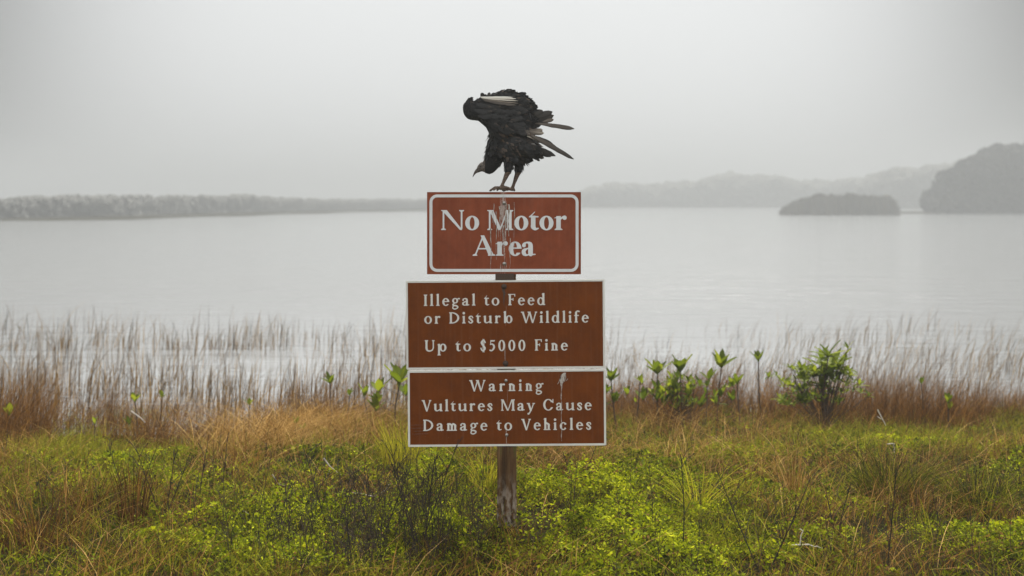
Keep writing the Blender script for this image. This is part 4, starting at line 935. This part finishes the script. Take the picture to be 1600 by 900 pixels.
# legs: thigh, shank, toes gripping the edge
def leg(thigh, knee, ankle, foot, dy, toes):
    cap(*thigh, dy, 46, *knee, dy, 27); cap(*knee, dy, 23, *ankle, dy, 13); cap(*ankle, dy, 13, *foot, dy, 15, n=7)
    for (tx, ty, td) in toes:
        mid = (foot[0] * .45 + tx * .55, min(foot[1], ty) - 6); cap(*foot, dy, 14, *mid, dy + td * .5, 11, n=7); cap(*mid, dy + td * .5, 11, tx, ty, dy + td, 9, n=7); cap(tx, ty, dy + td, 8, tx - 7, ty + 9, dy + td - .002, 2.6, n=4)
leg((450, 600), (445, 700), (408, 785), (392, 825), -.030, [(312, 842, -.012), (340, 836, -.032), (450, 822, .012), (365, 838, .022)])
leg((530, 610), (520, 700), (488, 790), (474, 832), .028, [(405, 838, -.012), (415, 842, .014), (492, 840, .018), (440, 836, .032)])
me = bpy.data.meshes.new('body_source'); src.to_mesh(me); src.free()
tmp = bpy.data.objects.new('tmp', me); COL.objects.link(tmp)
rm = tmp.modifiers.new('r', 'REMESH'); rm.mode = 'VOXEL'; rm.voxel_size = .0030; sm = tmp.modifiers.new('s', 'SMOOTH'); sm.iterations = 5; sm.factor = .5
dg = bpy.context.evaluated_depsgraph_get(); bme = bpy.data.meshes.new_from_object(tmp.evaluated_get(dg)); bpy.data.objects.remove(tmp)
nv = len(bme.vertices); co = np.empty(nv * 3, np.float32); bme.vertices.foreach_get('co', co); co = co.reshape(-1, 3)
zx = ((co[:, 0] / .003 + 800) - 700) * 4.736; zy = ((CZ - co[:, 2]) / .003 + HZ - 120) * 4.736
skin = np.where((zx < 272) & (zy > 590), 1.0, np.where(zy > 705, .5, 0.0)); skin = np.where((zx < 400) & (zy < 780) & (zx > 272), 0, skin)
at = bme.attributes.new('skin', 'FLOAT', 'POINT'); at.data.foreach_set('value', skin.astype(np.float32))
bme.polygons.foreach_set('use_smooth', np.ones(len(bme.polygons), bool)); bme.name = 'body'
bo = link('body', bme, M['bird'], vroot); bo.matrix_parent_inverse = Matrix.Translation(-vroot.location)

def feather(bag, base, tip, wd, nrm, tint, bend=.06, n=7, tipt=None, notch=False):
    base, tip = Vector(base), Vector(tip); d = tip - base; ln = d.length; d.normalize(); side = d.cross(Vector(nrm)).normalized(); up = side.cross(d)
    rows = []; tt = []
    for i in range(n):
        t = i / (n - 1); ww = wd * (.35 + 1.0 * min(1, t * 2.2)) / 1.35 * (1 if t < .72 else math.sqrt(max(.02, 1 - ((t - .72) / .28) ** 2)))
        c = base + d * (ln * t) + up * (bend * ln * 4 * t * (1 - t))
        rag = [random.uniform(.86, 1.06), random.uniform(.86, 1.06)]
        rows += [c - side * ww * .5 * rag[0] - up * ww * .10, c, c + side * ww * .5 * rag[1] - up * ww * .10]
        tv = tint if tipt is None else tint + (tipt - tint) * t; tt += [tv, tv + .10, tv * .9]
    f = []
    for r_ in range(n - 1):
        for q in range(2): a = r_ * 3 + q; f.append((a, a + 1, a + 4, a + 3))
    bag.add(np.array([tuple(v) for v in rows]), [np.array(f)], np.array(tt))

# contour feathers over the body, lying head to tail
tri = np.array([tuple(p.center) for p in bme.polygons]); nr = np.array([tuple(p.normal) for p in bme.polygons]); ar = np.array([p.area for p in bme.polygons])
pick = rng.choice(len(tri), 5200, p=ar / ar.sum(), replace=True); b = Bag()
for i in pick:
    p, nn_ = Vector(tri[i]), Vector(nr[i]); a_ = ((p.x / .003 + 100) * 4.736); c_ = ((CZ - p.z) / .003 + HZ - 120) * 4.736
    if (a_ < 285 and c_ > 585) or c_ > 672 or (a_ > 600 and c_ > 440 and random.random() < .6): continue
    if c_ > 560 and a_ < 400: fl = Vector((.25, 0, 1.0)); lnf = .020
    elif c_ > 610: fl = Vector((.25, 0, -1)); lnf = .026
    elif c_ < 345: fl = Vector((1, 0, .25 - (a_ - 350) * .0012)); lnf = .040 if a_ > 300 else .022
    else: fl = Vector((1, 0, -.55)); lnf = .040
    if a_ < 180 and c_ < 345: lnf = .016
    fl = (fl + Vector((random.gauss(0, .22), random.gauss(0, .15), random.gauss(0, .22)))); fl = (fl - nn_ * fl.dot(nn_))
    if fl.length < .2: continue
    fl.normalize(); d = (fl + nn_ * (random.uniform(.01, .12) if c_ < 360 else random.uniform(.03, .22))).normalized(); lnf *= random.uniform(.7, 1.3)
    body_brown = .30 if (a_ > 340 and 400 < c_ < 620 and random.random() < .35) else 0
    feather(b, p - nn_ * .001, p + d * lnf, lnf * random.uniform(.34, .5), nn_, max(0, random.gauss(.30, .24)) + body_brown * random.random() * 1.6, -.05, 4)
o = b.build('contour_feathers', M['plume'], vroot); o.matrix_parent_inverse = Matrix.Translation(-vroot.location)
for dy, ny in ((-.079, -1), (.079, 1)):                   # layered wing coverts in rows across each raised wing
    b = Bag()
    for row, (ya, yb, lnr, wr) in enumerate([(205, 228, 78, 40), (248, 262, 86, 44), (292, 305, 92, 46), (330, 352, 96, 46), (368, 392, 92, 44)]):
        for j in range(9):
            t = (j + (row % 2) * .5 + random.uniform(-.15, .15)) / 9; x0 = [205, 175, 215, 330, 345][row] + t * [330, 345, 300, 170, 160][row]; y0 = ya + (yb - ya) * t
            a_ = R(random.uniform(-26, 4)); l_ = lnr * random.uniform(.85, 1.15); th = .004 * row if row < 3 else .008
            feather(b, zp(x0, y0, dy * .93), zp(x0 + l_ * math.cos(a_), y0 - l_ * math.sin(a_), dy * (1.03 if row < 3 else .97)), wr * ZU, (0, ny, .15), random.uniform(.05, .3), .02, 6, random.uniform(.35, .72))
    o = b.build('wing_coverts', M['plume'], vroot); o.matrix_parent_inverse = Matrix.Translation(-vroot.location)
# flight feathers: (base, tip, width, depth, tints)
def quill_group(name, rowsq, label=None):
    b = Bag()
    for (x0, y0, x1, y1, wd, d0, d1, t0, t1, bend) in rowsq: feather(b, zp(x0, y0, d0), zp(x1, y1, d1), wd * ZU, (0, -1, .15), t0, bend * .5, 12, t1)
    o = b.build(name, M['feather'], vroot); o.matrix_parent_inverse = Matrix.Translation(-vroot.location)
    if label: tag(o, label)
q = []
for k, dy in ((0, -.055), (1, .050)):                     # hand feathers trailing behind the raised wing
    q = [(520, 330, 772, 262, 50, dy, dy - .010, .12, .30, .03), (530, 340, 782, 288, 44, dy, dy - .004, .15, .36, .02), (540, 350, 772, 312, 40, dy, dy, .12, .40, .0), (520, 360, 690, 350, 44, dy, dy + .005, .1, .2, 0),
          (540, 320, 700, 252, 50, dy, dy - .012, .2, .3, .04), (500, 350, 650, 375, 50, dy, dy + .008, .1, .25, 0), (500, 370, 640, 395, 46, dy, dy + .006, .1, .3, 0)]
    if k == 0: q += [(640, 345, 932, 388, 34, -.06, -.075, .55, .45, .06), (700, 335, 780, 318, 30, -.06, -.066, .6, .6, .0)]
    quill_group('wing_feathers', q)
q = [(560, 400, 708, 420, 40, -.064, -.068, .55, .72, .03), (570, 410, 700, 395, 34, -.062, -.066, .5, .7, .02), (560, 405, 928, 612, 36, -.066, -.08, .62, .30, .09), (580, 425, 893, 588, 32, -.064, -.075, .74, .22, .08), (585, 440, 800, 520, 30, -.064, -.068, .86, .55, .06),
     (580, 490, 792, 586, 34, -.02, -.025, .15, .25, .03), (580, 520, 765, 590, 32, .0, -.0, .1, .2, .0), (580, 540, 712, 600, 40, .01, .01, .1, .5, .02), (570, 480, 800, 582, 36, .03, .04, .15, .1, .03), (575, 500, 745, 575, 40, .02, .02, .1, .3, .0), (580, 415, 905, 590, 28, .05, .07, .3, .15, .09), (560, 410, 780, 490, 30, .05, .06, .4, .2, .06)]
quill_group('tail_feathers', q)
q = []
for i in range(7):                                        # the pale shafts across the raised near wing
    t = i / 6; q.append((240 + t * 30, 154 + t * 30, (478, 503, 519, 522, 506, 474, 430)[i], (158, 168, 184, 202, 216, 219, 214)[i], (15, 14, 8, 9, 15, 13, 12)[i], -.088, -.093, (.95, .97, .90, .66, .52, .5, .42)[i], (.99, .97, .84, .70, .55, .5, .40)[i], -.10))
quill_group('pale_quills', q, 'whitish quills across the raised near wing')
q = []
for i in range(46):                                       # ragged edge feathers along the top of the wings
    t = i / 45; x0 = 250 + t * 340; y0 = 165 + 30 * abs(t - .4) + t * 40; a_ = R(95 - 110 * t + random.uniform(-14, 14)); ln_ = random.uniform(38, 62)
    q.append((x0, y0, x0 + math.cos(a_) * ln_ + 16, y0 - math.sin(a_) * ln_, 26, random.choice((-.06, .055)) + random.uniform(-.01, .01), random.choice((-.058, .055)), random.uniform(0, .15), random.uniform(0, .2), .02))
quill_group('ragged_feathers', q); q = []
for i in range(40):                                       # loose feathers at belly, vent and thighs
    x0 = random.uniform(470, 640); y0 = 590 + random.uniform(-30, 40) - (x0 - 470) * .15; a_ = R(random.uniform(-75, -15)); ln_ = random.uniform(25, 58)
    q.append((x0, y0, x0 + math.cos(a_) * ln_, y0 - math.sin(a_) * ln_, 18, random.uniform(-.04, .04), random.uniform(-.04, .04), random.uniform(0, .2), random.uniform(0, .3), .02))
quill_group('belly_feathers', q)
# beak and eyes
bm = bmesh.new(); rings = []
for t in np.linspace(0, 1, 12):
    c = zp(222 - 38 * t - 2 * t * t, 690 + 20 * t + 32 * t ** 3, -.005); r_ = (15 * (1 - t) ** .8 + 2.2) * ZU; rings.append([bm.verts.new(c + Vector((-math.cos(a_) * r_ * .5, math.sin(a_) * r_ * .6, math.cos(a_) * r_ * .87))) for a_ in np.linspace(0, 2 * math.pi, 13)[:-1]])
for a_, b_ in zip(rings[:-1], rings[1:]):
    for j in range(12): k = (j + 1) % 12; bm.faces.new((a_[j], a_[k], b_[k], b_[j]))
bm.faces.new(rings[-1]); bm.faces.new(rings[0][::-1]); bmesh.ops.recalc_face_normals(bm, faces=bm.faces)
o = obj_bm('beak', bm, M['beak'], vroot, smooth=True); o.matrix_parent_inverse = Matrix.Translation(-vroot.location)
for sgn in (-1, 1):
    bm = bmesh.new(); bmesh.ops.create_uvsphere(bm, u_segments=12, v_segments=8, radius=6 * ZU); o = obj_bm('eye', bm, M['eye'], vroot, smooth=True); o.location = zp(240, 662, -.005 + sgn * 27 * .85 * ZU) - vroot.location
